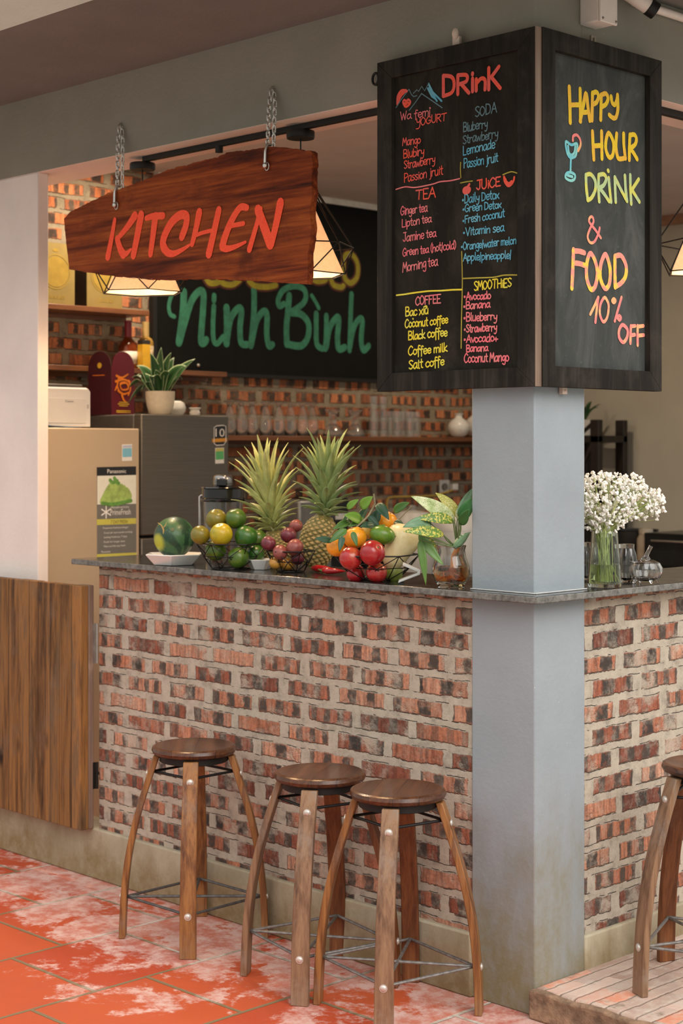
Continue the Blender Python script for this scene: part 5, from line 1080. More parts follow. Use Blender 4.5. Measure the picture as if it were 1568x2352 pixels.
# ------------------------------------------------------------------ on the countertop
def V3(p): return Vector(p)
CERW = plain('glazed_white', (.78, .77, .74), .22, var=.03, Coat_Weight=.4)
def hex_dish(name, label, x, y, r0, r1, h, rz, floor=.010):
    t = thing(name, label, 'dish', (x, y, SLAB), rz)
    ring = lambda r, z: [(r * math.cos(PI / 3 * k), r * math.sin(PI / 3 * k), z) for k in range(6)]
    MB().loft([ring(r0 * .9, 0), ring(r0, .002), ring(r1, h), ring(r1 * .97, h + .003), ring(r1 * .90, h - .001), ring(r0 * .95, floor), ring(r0 * .2, floor)]).build('dish_body', CERW, t, angle=25, bevel=.002)
    return t
hex_dish('hexagonal_plate', 'white hexagonal plate under the watermelon', -1.668, .022, .080, .113, .038, R(-45), .026)
d_ = (-1.2719, 0.0834, 1.2359); hex_dish('small_white_dish', 'small white angular dish behind the basket of green oranges', d_[0], d_[1] + .0, .034, .052, .034, R(-20))
# watermelon
def melon_mat():
    t = NT('watermelon_rind'); P = t.obj(); x, y, z = t.sep(P); nz = t.noise(P, 18, 5, .7, .6)
    ang = t.m_('ARCTAN2', z, y); s = t.m_('SINE', t.m_('MULTIPLY_ADD', ang, 9., t.m_('MULTIPLY', nz.outputs[0], 7.)))
    c = t.mix(t.mr(s, -.2, .6), (.012, .05, .022), (.045, .12, .045))
    c = t.mix(t.mr(t.noise(P, 60, 4, .8).outputs[0], .55, .7, 0, .4), c, (.10, .19, .09))
    d = t.n('ShaderNodeVectorMath', [P, (-.006, -.066, .056)], operation='DISTANCE').outputs['Value']
    c = t.mix(t.mr(t.m_('MULTIPLY_ADD', nz.outputs[0], .02, d), .050, .028), c, (.42, .42, .03))
    return t.out(c, .42, 0, nz.outputs[0], .0004, Coat_Weight=.08)
d_ = (-1.6628, 0.0167, 1.3153)
wm = thing('watermelon', 'dark green watermelon with a yellow patch and dried stalk on the white plate', 'watermelon', (d_[0], d_[1], 1.2365))
MB().lathe([(0, -.071)] + [(.072 * math.sin(PI * k / 24) * (1 - .03 * math.cos(PI * k / 12)), -.071 * math.cos(PI * k / 24)) for k in range(1, 24)] + [(0, .070)], 40, (0, 0, .0715), Matrix.Rotation(R(72), 4, Vector((.70108, .71308, 0)))).build('rind', melon_mat(), wm)
dirn = (Tv * .90 + Vector((0, 0, .42))).normalized(); pst = Vector((0, 0, .0715)) + dirn * .0712
mb = MB(); mb.lathe([(0, -.001), (.008, 0), (.005, .0015), (0, .0008)], 16, pst, Vector((0, 0, 1)).rotation_difference(dirn).to_matrix().to_4x4()); mb.build('blossom_scar', plain('scar_brown', (.10, .12, .05), .6), wm)
mb = MB(); o_ = Vector((0, 0, .0715)) + (Tv * .82 - Rv * .45 + Vector((0, 0, .42))).normalized() * .073
mb.tube([o_ - Vector((0, 0, .026)) + Tv * .001, o_, o_ + Vector((0, 0, .016)) - Rv * .008 + Tv * .003, o_ + Vector((0, 0, .024)) - Rv * .02 + Tv * .001], [.0022, .003, .0024, .0012], 8)
mb.tube([o_ + Vector((0, 0, .008)), o_ + Vector((0, 0, .016)) + Rv * .008 + Tv * .004, o_ + Vector((0, 0, .026)) + Rv * .010 + Tv * .004], [.002, .0018, .001], 8); mb.build('dried_stalk', plain('straw', (.50, .36, .12), .7, var=.3), wm)

# wire fruit baskets
WIRE = plain('black_wire', (.012, .011, .011), .4, .5)
def basket(label, x, y, r1, h, rz, r0k=.5):
    t = thing('wire_basket', label, 'basket', (x, y, SLAB), rz, 'black wire fruit baskets'); n = 6
    ring = lambda r, z, o=0.: [Vector((r * math.cos(2 * PI * (k + o) / n), r * math.sin(2 * PI * (k + o) / n), z)) for k in range(n)]
    A = ring(r1, h); Bm = ring(r1 * .86, h * .52, .5); Cb = ring(r1 * r0k, .003)
    mb = MB()
    for k in range(n): mb.tube([A[k], A[(k + 1) % n]], .0023, 8)
    mb.build('rim', WIRE, t)
    mb = MB()
    for k in range(n):
        j = (k + 1) % n
        for p, q in ((A[k], Bm[k]), (A[j], Bm[k]), (Bm[k], Bm[j]), (Bm[k], Cb[k]), (Bm[k], Cb[j]), (A[k], Cb[k])): mb.tube([p, q], .0016, 6)
    mb.build('wire_sides', WIRE, t)
    mb = MB()
    for k in range(n): mb.tube([Cb[k], Cb[(k + 1) % n]], .0022, 8)
    for k in range(3): mb.tube([Cb[k], Cb[k + 3]], .0016, 6)
    mb.build('base_ring', WIRE, t); return t
basket('left black wire basket heaped with green oranges', -1.363, .030, .124, .090, R(-45 + 30), .55)
basket('small black wire basket of passion fruit in front of the pineapples', -1.112, .078, .083, .072, R(-20), .55)
basket('right black wire basket holding tangerines, red apples and a pale papaya', -.675, .045, .137, .082, R(-45 + 30), .5)

def citrus(name, label, cat, p, r, mat, group, sc=(1, 1, .94), tilt=(0, 0), nub=True, nubm=None):
    """a round fruit: peel with a dimpled crown, and its stem button"""
    c = Vector(p); t = thing(name, label, cat, (c.x, c.y, c.z - r * sc[2]), 0, group)
    prof = [(0, -r * .97)]
    for k in range(1, 20):
        th = PI * k / 20; rr = r * (1 + .015 * math.sin(3 * th)); z = -rr * math.cos(th)
        if k > 17: z -= r * .03 * (k - 17)
        prof.append((rr * math.sin(th), z))
    prof.append((0, r * .90))
    rot = Euler((tilt[0], tilt[1], random.uniform(0, 6))).to_matrix()
    m = rot.to_4x4() @ Matrix.Diagonal((*sc, 1))
    MB().lathe(prof, 32, (0, 0, r * sc[2]), m, lambda a, z: 1 + .012 * math.sin(5 * a)).build('peel', mat, t)
    if nub:
        d = rot @ Vector((0, 0, 1)); q = Vector((0, 0, r * sc[2])) + d * r * sc[2] * .905
        MB().lathe([(0, -.001), (.0035, 0), (.003, .002), (0, .0024)], 10, q, rot.to_4x4()).build('stem_button', nubm or STEM, t)
    return t
STEM = plain('stem_green_brown', (.16, .15, .05), .7, var=.3)
OG = fruit_mat('green_orange_peel', [(.030, .075, .008), (.07, .14, .012), (.14, .18, .018)]); OY = fruit_mat('yellow_orange_peel', [(.24, .25, .010), (.44, .34, .010), (.48, .29, .008)], 9); OO = fruit_mat('olive_orange_peel', [(.11, .13, .010), (.20, .155, .012), (.13, .15, .012)], 9); OD = fruit_mat('deep_green_orange_peel', [(.014, .07, .008), (.03, .12, .011), (.09, .15, .014)], 9)
g_ = 'green oranges in the left basket'
for lbl, p, r, m, tl in (
  ('olive orange at the top back of the left basket pile', (-1.4244, 0.0139, 1.3792), .0375, OO, (-.3, .4)),
  ('mid-green orange topmost in the left basket pile', (-1.3509, 0.0387, 1.3837), .037, OG, (.2, .1)),
  ('olive-green orange at the far left of the left basket pile, next to the watermelon', (-1.4097, -0.0710, 1.3282), .034, OO, (.5, -.3)),
  ('bright yellow orange in the middle of the left basket pile', (-1.3362, -0.0391, 1.3327), .040, OY, (.35, .1)),
  ('deep green orange at the front right of the left basket pile', (-1.2916, 0.0348, 1.3227), .0405, OD, (.2, .3)),
  ('yellow-green orange at the far right of the left basket, behind the deep green one', (-1.3242, 0.1158, 1.3108), .034, OG, (0, .4)),
  ('green orange low in the left basket beneath the yellow one', (-1.3920, -0.0174, 1.2740), .037, OG, (.4, 0)),
  ('green orange at the bottom front of the left basket', (-1.2954, 0.0025, 1.2521), .0375, OG, (.4, .3)),
  ('green orange low at the right inside the left basket', (-1.3033, 0.0871, 1.2613), .033, OD, (.1, 0))):
    citrus('green_orange', lbl, 'orange', p, r, m, g_, tilt=tl)
PF = fruit_mat('passion_fruit_skin', [(.07, .008, .018), (.15, .018, .03), (.25, .06, .06)], 22, .4); PFB = fruit_mat('rosy_passion_fruit_skin', [(.16, .022, .026), (.28, .07, .055), (.20, .035, .035)], 30, .4); MGO = fruit_mat('orange_mango_skin', [(.42, .16, .02), (.55, .27, .04), (.35, .13, .03)], 14, .35)
for lbl, p, r, m in (
  ('dark red passion fruit at the far left of the small basket', (-1.1487, 0.0091, 1.3072), .0245, PF),
  ('dark red passion fruit at the top middle of the small basket', (-1.1234, 0.0775, 1.3335), .0265, PF),
  ('rosy passion fruit at the top back of the small basket beside the pineapple', (-1.1388, 0.1261, 1.3623), .0225, PFB),
  ('mottled passion fruit at the front left of the small basket', (-1.1024, 0.0205, 1.2780), .0255, PFB),
  ('large mottled passion fruit at the front right of the small basket', (-1.0676, 0.0559, 1.2955), .028, PFB),
  ('red passion fruit low at the right of the small basket', (-1.0797, 0.0792, 1.2588), .0235, PF)):
    citrus('passion_fruit', lbl, 'passion fruit', p, r, m, 'passion fruit in the small basket', (1, 1, 1.04), (random.uniform(-1, 1), random.uniform(-1, 1)))
citrus('mango', 'small orange mango at the bottom left of the small basket', 'mango', (-1.1301, 0.0279, 1.2412), .023, MGO, 'mangoes in the small basket', (1, 1.15, .92))
citrus('mango', 'orange mango at the bottom middle of the small basket', 'mango', (-1.1181, 0.0686, 1.2353), .022, MGO, 'mangoes in the small basket', (1, 1.15, .92))
TG = fruit_mat('tangerine_peel', [(.72, .22, .008), (.86, .33, .012), (.90, .40, .03)], 9); AP = fruit_mat('red_apple_skin', [(.25, .006, .010), (.38, .013, .018), (.48, .06, .03)], 10, .25, .0002, 220, .4); APY = fruit_mat('red_apple_blush_skin', [(.32, .008, .012), (.42, .02, .018), (.55, .22, .055)], 8, .25, .0002, 220, .4)
g_ = 'tangerines in the right basket'
citrus('tangerine', 'orange tangerine at the front of the right basket with a leaf lying on it', 'tangerine', (-0.6894, -0.0373, 1.3459), .0375, TG, g_, (1, 1, .9), (.3, .1))
citrus('tangerine', 'orange tangerine at the left rim of the right basket', 'tangerine', (-0.7476, -0.0609, 1.3156), .033, TG, g_, (1, 1, .9), (.2, -.3))
citrus('tangerine', 'orange tangerine at the top of the right basket under a dark leaf', 'tangerine', (-0.6870, 0.1006, 1.3910), .038, TG, g_, (1, 1, .92), (.5, .1))
g_ = 'red apples in the right basket'
citrus('apple', 'red apple with a yellow blush at the front left of the right basket', 'apple', (-0.6706, -0.0752, 1.2842), .0365, APY, g_, (1, 1, .96), (.9, -.6))
citrus('apple', 'large red apple showing its blossom end at the centre of the right basket', 'apple', (-0.6019, -0.0482, 1.3024), .0405, AP, g_, (1, 1, .95), (1.0, -.2))
citrus('apple', 'red apple at the bottom of the right basket beneath the large one', 'apple', (-0.6204, -0.0099, 1.2385), .0335, APY, g_, (1, 1, .95), (.3, .3))
citrus('apple', 'dark red apple hidden low behind the blushed apple in the right basket', 'apple', (-0.7016, -0.0212, 1.2320), .030, AP, g_, (1, 1, .95))
AV = fruit_mat('green_mango_skin', [(.06, .15, .012), (.12, .25, .02), (.17, .18, .03)], 12, .3); GVA = fruit_mat('guava_skin', [(.16, .24, .03), (.24, .31, .05), (.30, .34, .08)], 12, .4)
c_ = V3((-0.6218, 0.0171, 1.3547)); t = thing('green_mango', 'smooth green mango lying on top of the right basket', 'mango', (c_.x, c_.y, c_.z - .03))
mb = MB(); mb.ball(.03, (0, 0, .03), (1, 1, 1), 28, 16)
for v in mb.b.verts:
    s = v.co.x * Rv.x + v.co.y * Rv.y; v.co += Rv * s * .34; v.co.z += -.10 * s + 2.2 * s * s * (1 if s < 0 else 0)
mb.build('skin', AV, t); q = Rv * .040 + Vector((0, 0, .026)); MB().ball(.0026, q, seg=8, rings=6).build('stem_button', STEM, t)
citrus('guava', 'pale green guava at the bottom right of the right basket', 'guava', (-0.6186, 0.0632, 1.2320), .030, GVA, None, (1, 1, 1.02))
PAP = fruit_mat('pale_papaya_skin', [(.66, .52, .22), (.78, .66, .36), (.74, .58, .26)], 9, .42, .0004, 90)
def spindle(name, label, cat, a, b, prof, mat, part='skin', bendv=(0, 0, 0)):
    A = V3(a); B = V3(b); t = thing(name, label, cat, (A.x, A.y, min(A.z, B.z) - .02)); L = (B - A).length; o = A - t.location
    rt = Vector((0, 0, 1)).rotation_difference((B - A).normalized()).to_matrix().to_4x4()
    MB().lathe([(r, z * L) for r, z in prof], 32, o, rt, lambda an, z: 1 + .02 * math.sin(5 * an)).build(part, mat, t); return t, o, B - t.location
tp, _, e_ = spindle('papaya', 'large pale yellow papaya leaning at the right of the right basket', 'papaya', (-0.6213, 0.0462, 1.2424), (-0.6053, 0.1195, 1.3806), [(0, 0), (.013, .02), (.028, .12), (.037, .26), (.043, .42), (.052, .58), (.057, .72), (.050, .86), (.034, .95), (.012, .995), (0, 1)], PAP)
mb = MB(); mb.tube([e_ - Vector((0, 0, .003)), e_ + Vector((0, 0, .006)) + Rv * .002], [.007, .005], 8); lab(mb.build('stem_stub', plain('papaya_stub', (.55, .42, .16), .6), tp), 'straw-coloured stem stub')
spindle('yellow_mango', 'yellow mango behind the green mango in the right basket', 'mango', (-0.7235, 0.0421, 1.3457), (-0.7189, 0.0753, 1.3782), [(0, 0), (.016, .06), (.024, .3), (.026, .55), (.02, .85), (0, 1)], fruit_mat('yellow_mango_skin', [(.60, .38, .04), (.72, .50, .08)], 9))

# pineapples
def pine_body(h, r):
    mb = MB(); nu, nv = 12, 10
    def pt(u, v, k):
        z = v * h; rr = r * max(.15, (1 - abs(2 * v - .94) ** 3.0 * .55)) * k; a = 2 * PI * u / nu
        return (rr * math.cos(a), rr * math.sin(a), z)
    for j in range(nv * 2 - 1):
        for i in range(nu):
            u0 = i + .5 * (j % 2); v0 = (j + 1) / (2 * nv); du, dv = .5, 1 / (2 * nv)
            cs = [pt(u0 - du, v0, 1), pt(u0, v0 - dv, 1), pt(u0 + du, v0, 1), pt(u0, v0 + dv, 1)]
            ins = [pt(u0 - du * .55, v0, 1.07), pt(u0, v0 - dv * .55, 1.07), pt(u0 + du * .55, v0, 1.07), pt(u0, v0 + dv * .55, 1.07)]
            tip = mb.b.verts.new(pt(u0, v0 + dv * .15, 1.10)); Cv = [mb.b.verts.new(p) for p in cs]; Iv = [mb.b.verts.new(p) for p in ins]
            for k in range(4):
                f = mb.b.faces.new([Cv[k], Cv[(k + 1) % 4], Iv[(k + 1) % 4], Iv[k]]); f.material_index = 0
                f = mb.b.faces.new([Iv[k], Iv[(k + 1) % 4], tip]); f.material_index = 1
    mb.lathe([(0, .002 * h), (r * .5, .01 * h), (r * .93, .22 * h), (r * .97, .5 * h), (r * .9, .78 * h), (r * .5, .985 * h), (0, .99 * h)], 28)
    return mb
PEY = fruit_mat('pineapple_skin', [(.13, .13, .03), (.26, .20, .06), (.36, .26, .08)], 25, .6, .001, 120, 0); PEC = fruit_mat('pineapple_eye', [(.50, .30, .09), (.62, .42, .16), (.36, .27, .09)], 40, .6, .001, 120, 0)
def pineapple(label, base, lean, h, r, crown_h, crown_m, seed, clean, spread):
    random.seed(seed); t = thing('pineapple', label, 'pineapple', base); m = Matrix.Rotation(lean, 4, Tv)
    b = pine_body(h, r); bmesh.ops.transform(b.b, matrix=m, verts=b.b.verts); b.build('fruit_body', [PEY, PEC], t, angle=0)
    top = m @ Vector((0, 0, h * .97)); mc = Matrix.Translation(top) @ Matrix.Rotation(clean, 4, Tv); mb = MB()
    N = 54
    for i in range(N):
        f = i / (N - 1); a = i * 2.39996; d = Vector((math.cos(a), math.sin(a), 0))
        L = crown_h * (.26 + .64 * min(1, f * 1.35)) * random.uniform(.85, 1.1); el = .25 + 1.12 * f ** .8 + random.uniform(-.08, .08)
        z0 = crown_h * .38 * f; b0 = d * (.014 * (1 - .5 * f)) + Vector((0, 0, z0))
        L2 = L * (1 if f < .6 else (1.12 - .3 * (f - .6)))
        dr = d * math.cos(el) * spread + Vector((0, 0, math.sin(el))); tip = b0 + dr * L2 + Vector((0, 0, -L2 * .18 * (1 - f)))
        bend = Vector((0, 0, L2 * .16)) - d * L2 * .05
        mb.leaf(b0, tip, .023 + .008 * (1 - abs(f - .5)), bend, 7, .35)
    bmesh.ops.transform(mb.b, matrix=mc, verts=mb.b.verts)
    mb.build('leaf_crown', crown_m, t, solid=.0008); return t
CR1 = leafmat('yellow_green_crown', (.26, .33, .11), (.60, .60, .24), None, None, 14); CR2 = leafmat('grey_green_crown', (.17, .26, .10), (.42, .50, .20), None, None, 14)
d_ = (-1.3429, 0.2251, 1.2100); pineapple('left pineapple with a yellow-green crown behind the passion fruit basket', (d_[0], d_[1], SLAB), R(6), .128, .050, .262, CR1, 3, R(8), 1.0)
d_ = (-1.1640, 0.2216, 1.2118); pineapple('right pineapple leaning beside the passion fruit, its crown grey-green', (d_[0], d_[1], SLAB + .008), R(-15), .185, .060, .235, CR2, 8, R(-4), 1.12)
random.seed(5)

# tangerine branch
LFG = leafmat('citrus_leaf_green', (.035, .10, .02), (.08, .19, .03)); LFB = leafmat('citrus_leaf_bright', (.10, .24, .02), (.20, .36, .04)); LFD = leafmat('citrus_leaf_dark', (.012, .055, .028), (.035, .10, .05)); TWG = plain('twig_bark', (.26, .22, .13), .8, var=.3)
o_ = V3((-0.7035, -0.0231, 1.3710)); tb = thing('tangerine_branch', 'leafy tangerine branch sprawling over the right fruit basket', 'branch', tuple(o_))
def rel(p): return V3(p) - o_
mb = MB(); mb.tube([rel((-0.6932, -0.0412, 1.3692)), rel((-0.6876, 0.0216, 1.4128)), rel((-0.6801, 0.0435, 1.4512)), rel((-0.6830, 0.0405, 1.4830))], [.0032, .003, .0028, .0026], 8); mb.build('twig', TWG, tb)
mb = MB(); mb.tube([rel((-0.6511, 0.0872, 1.3773)), rel((-0.6267, 0.0978, 1.4013)), rel((-0.5927, 0.1181, 1.4419))], [.002, .0018, .0018], 8); mb.ball(.003, rel((-0.5927, 0.1181, 1.4419)), seg=8, rings=6); mb.build('twig', TWG, tb)
mb = MB(); mb.tube([rel((-0.6894, -0.0373, 1.3720)), rel((-0.7299, -0.0357, 1.3857)), rel((-0.7612, -0.0533, 1.3700)), rel((-0.7710, -0.0918, 1.3338)), rel((-0.8005, -0.1075, 1.3071))], [.0022, .002, .0018, .0015, .001], 8); mb.build('twig', TWG, tb)
for a, b, wpx, m, bz in (
  ((-0.7182, 0.0190, 1.4370), (-0.6709, 0.0243, 1.4753), 22, LFB, .006), ((-0.7635, 0.0014, 1.4349), (-0.7230, 0.0141, 1.4647), 15, LFB, .004), ((-0.7031, 0.0058, 1.3976), (-0.7134, -0.0617, 1.4172), 24, LFB, .008), ((-0.6613, 0.0341, 1.4519), (-0.6075, 0.0318, 1.4026), 21, LFD, .008), ((-0.6822, 0.0556, 1.4300), (-0.6750, 0.0344, 1.3741), 20, LFD, -.004),
  ((-0.6591, 0.1077, 1.4237), (-0.6024, 0.1225, 1.4553), 19, LFG, .008), ((-0.6521, 0.0149, 1.3852), (-0.6576, -0.0478, 1.3817), 16, LFD, .006), ((-0.7293, -0.0208, 1.3935), (-0.7384, -0.0871, 1.3720), 17, LFG, .005), ((-0.6934, -0.0699, 1.3730), (-0.7183, -0.1238, 1.3318), 17, LFG, .006), ((-0.7331, -0.0961, 1.3355), (-0.7498, -0.1558, 1.3454), 15, LFD, .004), ((-0.6878, -0.0927, 1.3522), (-0.6811, -0.1145, 1.3059), 13, LFD, .004), ((-0.6597, -0.0784, 1.3677), (-0.6386, -0.0784, 1.3211), 12, LFG, .004),
  ((-0.6364, 0.0879, 1.3944), (-0.5945, 0.0878, 1.3820), 14, LFD, .002), ((-0.6876, 0.0216, 1.4115), (-0.6555, 0.0400, 1.3788), 16, LFD, .004), ((-0.7024, 0.0208, 1.4027), (-0.7109, -0.0449, 1.3797), 17, LFG, .006), ((-0.7269, 0.0101, 1.3912), (-0.7297, 0.0643, 1.4453), 17, LFD, .003), ((-0.7632, -0.0126, 1.3838), (-0.7819, 0.0255, 1.4197), 15, LFD, .0), ((-0.6978, 0.0398, 1.3565), (-0.6290, 0.0384, 1.3866), 14, LFB, .004)):
    A_, B_ = rel(a), rel(b); dd = (B_ - A_).normalized(); sd = dd.cross(Tv * 1.0 + Vector((0, 0, .45)))
    MB().leaf(A_, B_, wpx * .00172, Tv * bz + Vector((0, 0, bz * .6)), 9, .16, tuple(sd)).build('leaf', m, tb, solid=.0007)
# chilli peppers
CH = plain('red_chilli_skin', (.42, .008, .012), .18, var=.2, Coat_Weight=.5); CHS = plain('chilli_stalk', (.10, .16, .03), .6)
def chilli(label, a, b, r, up):
    A, B = V3(a), V3(b); A.z = B.z = SLAB + r; t = thing('chilli_pepper', label, 'chilli', (A.x, A.y, SLAB), 0, 'chilli peppers'); P = []
    for k in range(11):
        q = k / 10; p = A.lerp(B, q) - A; P.append(Vector((p.x, p.y, r + up * math.sin(PI * q) * .5)) + Tv * .012 * math.sin(PI * q))
    MB().tube(P, [r * (.55 + .45 * min(1, k / 2)) * (1 - (k / 10) ** 2.2 * .9) for k in range(11)], 14).build('pod', CH, t)
    d = (P[0] - P[1]).normalized(); MB().tube([P[0], P[0] + d * .008, P[0] + d * .022 + Vector((0, 0, .004))], [r * .6, .003, .0022], 8).build('stalk', CHS, t)
chilli('shiny red chilli lying in front of the right pineapple', (-1.0655, 0.1364, 1.2214), (-0.9616, 0.1422, 1.2265), .0125, .004)
chilli('red chilli whose tip slips behind the right basket', (-0.9686, 0.0924, 1.2287), (-0.8955, 0.1239, 1.2309), .0115, .002)
# white folded stand
d_ = (-0.4850, 0.0422, 1.2229); fs_ = thing('folded_stand', 'small white folded stand at the right of the right fruit basket', 'stand', (d_[0], d_[1], SLAB), R(45))
cl = [(-.051, .066), (0, .044), (0, .029), (-.068, .003)]; ci = [(-.054, .057), (-.009, .038), (-.009, .034), (-.064, .012)]
mb = MB()
for k in range(3): mb.prism([cl[k], cl[k + 1], ci[k + 1], ci[k]], lambda u, v, d: (u, d, v), -.022, .022)
mb.build('bent_strip', CERW, fs_, bevel=.0015); MB().box((-.066, -.020, 0), (-.05, .020, .004)).build('foot_pad', plain('dark_pad', (.02, .02, .02), .5), fs_)
# food processor
d_ = (-1.6681, 0.2509, 1.3531); fp = thing('blender_jug', 'clear blender jug with a black lid behind the green oranges', 'blender', (d_[0], d_[1], SLAB), R(-45 + 180))
GLJ = glass_mat('jug_glass', (.80, .83, .85), .06)
MB().lathe([(0, 0), (.062, 0), (.064, .01), (.074, .225), (.070, .225), (.060, .014), (0, .012)], 40).build('jug_body', GLJ, fp)
GLB = plain('gloss_black', (.010, .010, .011), .12, Coat_Weight=.4)
MB().lathe([(.080, .222), (.083, .226), (.083, .232), (.078, .236), (.078, .268), (.082, .272), (.080, .276), (0, .280)], 40).build('lid', GLB, fp)
MB().lathe([(.034, .278), (.036, .282), (.034, .315), (.030, .320), (0, .321)], 28, (0, 0, 0), None, lambda a, z: 1 + .04 * (math.sin(6 * a) > 0)).build('cap', plain('dark_chrome', (.25, .24, .23), .2, .9), fp)
MB().box((-.062, -.02, .28), (-.036, .02, .308)).build('lid_tab', GLB, fp, bevel=.004)
hp = Rv * -.086; hl = Matrix.Rotation(R(45 - 180), 4, 'Z') @ hp
MB().tube([hl * .90 + Vector((0, 0, .245)), hl * 1.0 + Vector((0, 0, .24)), hl * 1.0 + Vector((0, 0, .10)), hl * .80 + Vector((0, 0, .06))], .0055, 10).build('handle', plain('steel_handle', (.40, .36, .33), .3, .8), fp)

# water plant in a glass beside the column
o_ = Vector((-.328, .010, SLAB)); GLV = glass_mat('vase_glass', (.97, .98, .97), .01); wp = thing('glass_vase', 'small round glass vase of amber water at the left foot of the column', 'vase', tuple(o_))
vp = [(.040, 0), (.041, .008), (.048, .018), (.057, .040), (.056, .062), (.046, .090), (.042, .112), (.046, .126)]
MB().lathe([(0, 0)] + vp + [(.0435, .1265), (.039, .112), (.043, .090), (.053, .062), (.054, .040), (.045, .020), (0, .017)], 40).build('glass_body', GLV, wp)
AMW = glass_mat('amber_water', (.86, .46, .12), .03, 1.33, .25)
MB().lathe([(0, .0176), (.0445, .0206), (.0535, .0405), (.0523, .062), (0, .062)], 36).build('water', AMW, wp)
wl = thing('water_plant', 'variegated leafy cutting standing in the small glass vase', 'plant', tuple(o_ + Vector((0, 0, .02))))
def rel2(p): return V3(p) - o_ - Vector((0, 0, .02))
ORT = plain('orange_root', (.55, .20, .03), .6, var=.35, scale=60); mb = MB(); mb.tube([(0, 0, .012), (.004, .004, .04), (.006, .006, .075), rel2((-0.3024, 0.0139, 1.3329))], [.009, .009, .008, .008], 10)
for a in range(7): mb.tube([(.0, .0, .03), (.022 * math.cos(a * .9), .022 * math.sin(a * .9), .020 + .004 * (a % 3)), (.036 * math.cos(a * .9 + .4), .036 * math.sin(a * .9 + .4), .008)], [.0022, .002, .0012], 6)
lab(mb.build('root_stem', ORT, wl), 'orange-brown stem and roots under water')
LCR = leafmat('cream_variegated_leaf', (.30, .40, .12), (.74, .74, .46), None, (.09, .20, .03), 30, .4, .56); LYS = leafmat('yellow_speckled_leaf', (.06, .16, .02), (.16, .27, .04), None, (.62, .52, .10), 14, .4, .50); LGG = leafmat('grey_green_leaf', (.08, .18, .09), (.19, .32, .17), None, None, 16); LLM = leafmat('lemon_leaf', (.30, .32, .04), (.50, .44, .09), None, (.62, .58, .22), 20, .4, .52); LDG = leafmat('deep_green_leaf', (.015, .085, .02), (.05, .18, .045)); LBN = leafmat('long_green_leaf', (.07, .16, .03), (.14, .26, .05)); STG = plain('green_stalk', (.12, .17, .06), .6)
mouth = (-0.3109, 0.0196, 1.3232)
for st, a, b, wpx, m, bz in (
  ((-0.3146, 0.0159, 1.3847), (-0.3098, 0.0065, 1.4048), (-0.3741, -0.1160, 1.4844), 34, LCR, .012), ((-0.3098, 0.0065, 1.3721), (-0.3001, -0.0122, 1.4109), (-0.3532, -0.1232, 1.4179), 24, LYS, .010), ((-0.3159, -0.0140, 1.3531), (-0.3323, -0.0735, 1.4027), (-0.3639, -0.1627, 1.3943), 26, LGG, .012), ((-0.3138, -0.0262, 1.3536), (-0.3001, -0.0550, 1.3696), (-0.3492, -0.1763, 1.3825), 24, LYS, .010),
  ((-0.3223, 0.0365, 1.3837), (-0.3205, 0.0384, 1.4192), (-0.3837, 0.0026, 1.4923), 24, LLM, .012), ((-0.2988, 0.0177, 1.3852), (-0.2997, 0.0167, 1.4179), (-0.2863, 0.0589, 1.5063), 24, LGG, .004), ((-0.2837, 0.0045, 1.3862), (-0.2837, 0.0045, 1.4135), (-0.2432, 0.0171, 1.4818), 28, LDG, .006), ((-0.3194, 0.0252, 1.3842), (-0.3175, 0.0271, 1.4144), (-0.3208, 0.0666, 1.4738), 18, LCR, .003), ((-0.2807, -0.0068, 1.3776), (-0.2705, -0.0106, 1.4001), (-0.2260, -0.0224, 1.4470), 22, LDG, .006),
  ((-0.2971, -0.0234, 1.3386), (-0.3713, -0.0846, 1.3680), (-0.3068, -0.0476, 1.2796), 22, LBN, -.004), ((-0.2935, -0.0197, 1.3334), (-0.3627, -0.0901, 1.3542), (-0.3466, -0.0809, 1.2182), 17, LBN, .010), ((-0.3226, -0.0066, 1.3395), (-0.3911, -0.0478, 1.3698), (-0.3666, -0.0085, 1.3245), 16, LYS, .003)):
    S_, A_, B_ = rel2(st), rel2(a), rel2(b); M_ = rel2(mouth); dd = (B_ - A_).normalized(); sd = dd.cross(Tv + Vector((0, 0, .35)))
    lf = MB().leaf(A_, B_, wpx * .00155, Tv * bz + Vector((0, 0, bz * 1.2)), 12, .14, tuple(sd)).build('leaf', m, wl, solid=.0008)
    mb = MB(); mb.tube([M_ + Vector((0, 0, -.02)), M_, S_, A_], [.0028, .0026, .002, .0016], 6); mb.build('stalk', STG, lf)
MB().leaf(rel2((-0.3001, -0.0122, 1.3302)), rel2((-0.2570, 0.0173, 1.3776)), .03, (0, 0, .006), 9, .3, tuple(Rv * .4 + Vector((0, 0, 1)))).build('leaf', LGG, wl, solid=.001)

# vase of baby's breath round the corner
o_ = Vector((-.020, .362, SLAB)); fv = thing('flower_vase', 'tall tapered glass vase of green water beside the column', 'vase', tuple(o_))
MB().lathe([(0, 0), (.050, 0), (.0515, .004), (.050, .03), (.047, .07), (.0425, .12), (.039, .168), (.0365, .168), (.040, .12), (.0445, .07), (.0475, .03), (.048, .010), (0, .008)], 40).build('glass_body', glass_mat('pale_green_glass', (.90, .96, .90), .015), fv)
MB().lathe([(0, .0085), (.0476, .0105), (.0471, .03), (.0443, .068), (0, .068)], 36).build('water', glass_mat('green_water', (.82, .88, .50), .03, 1.33, .12), fv)
bq = thing('flower_bouquet', "bunch of white baby's breath flowers in the tapered glass vase", 'flowers', tuple(o_ + Vector((0, 0, .012))))
random.seed(21); stems = MB(); heads = MB(); sprigs = MB()
def bp(px_off, py_off, t_off): return Rv * px_off * .00131 - Vector((0, 0, 1)) * py_off * .00131 - Tv * t_off
cen = Vector((0, 0, .248))
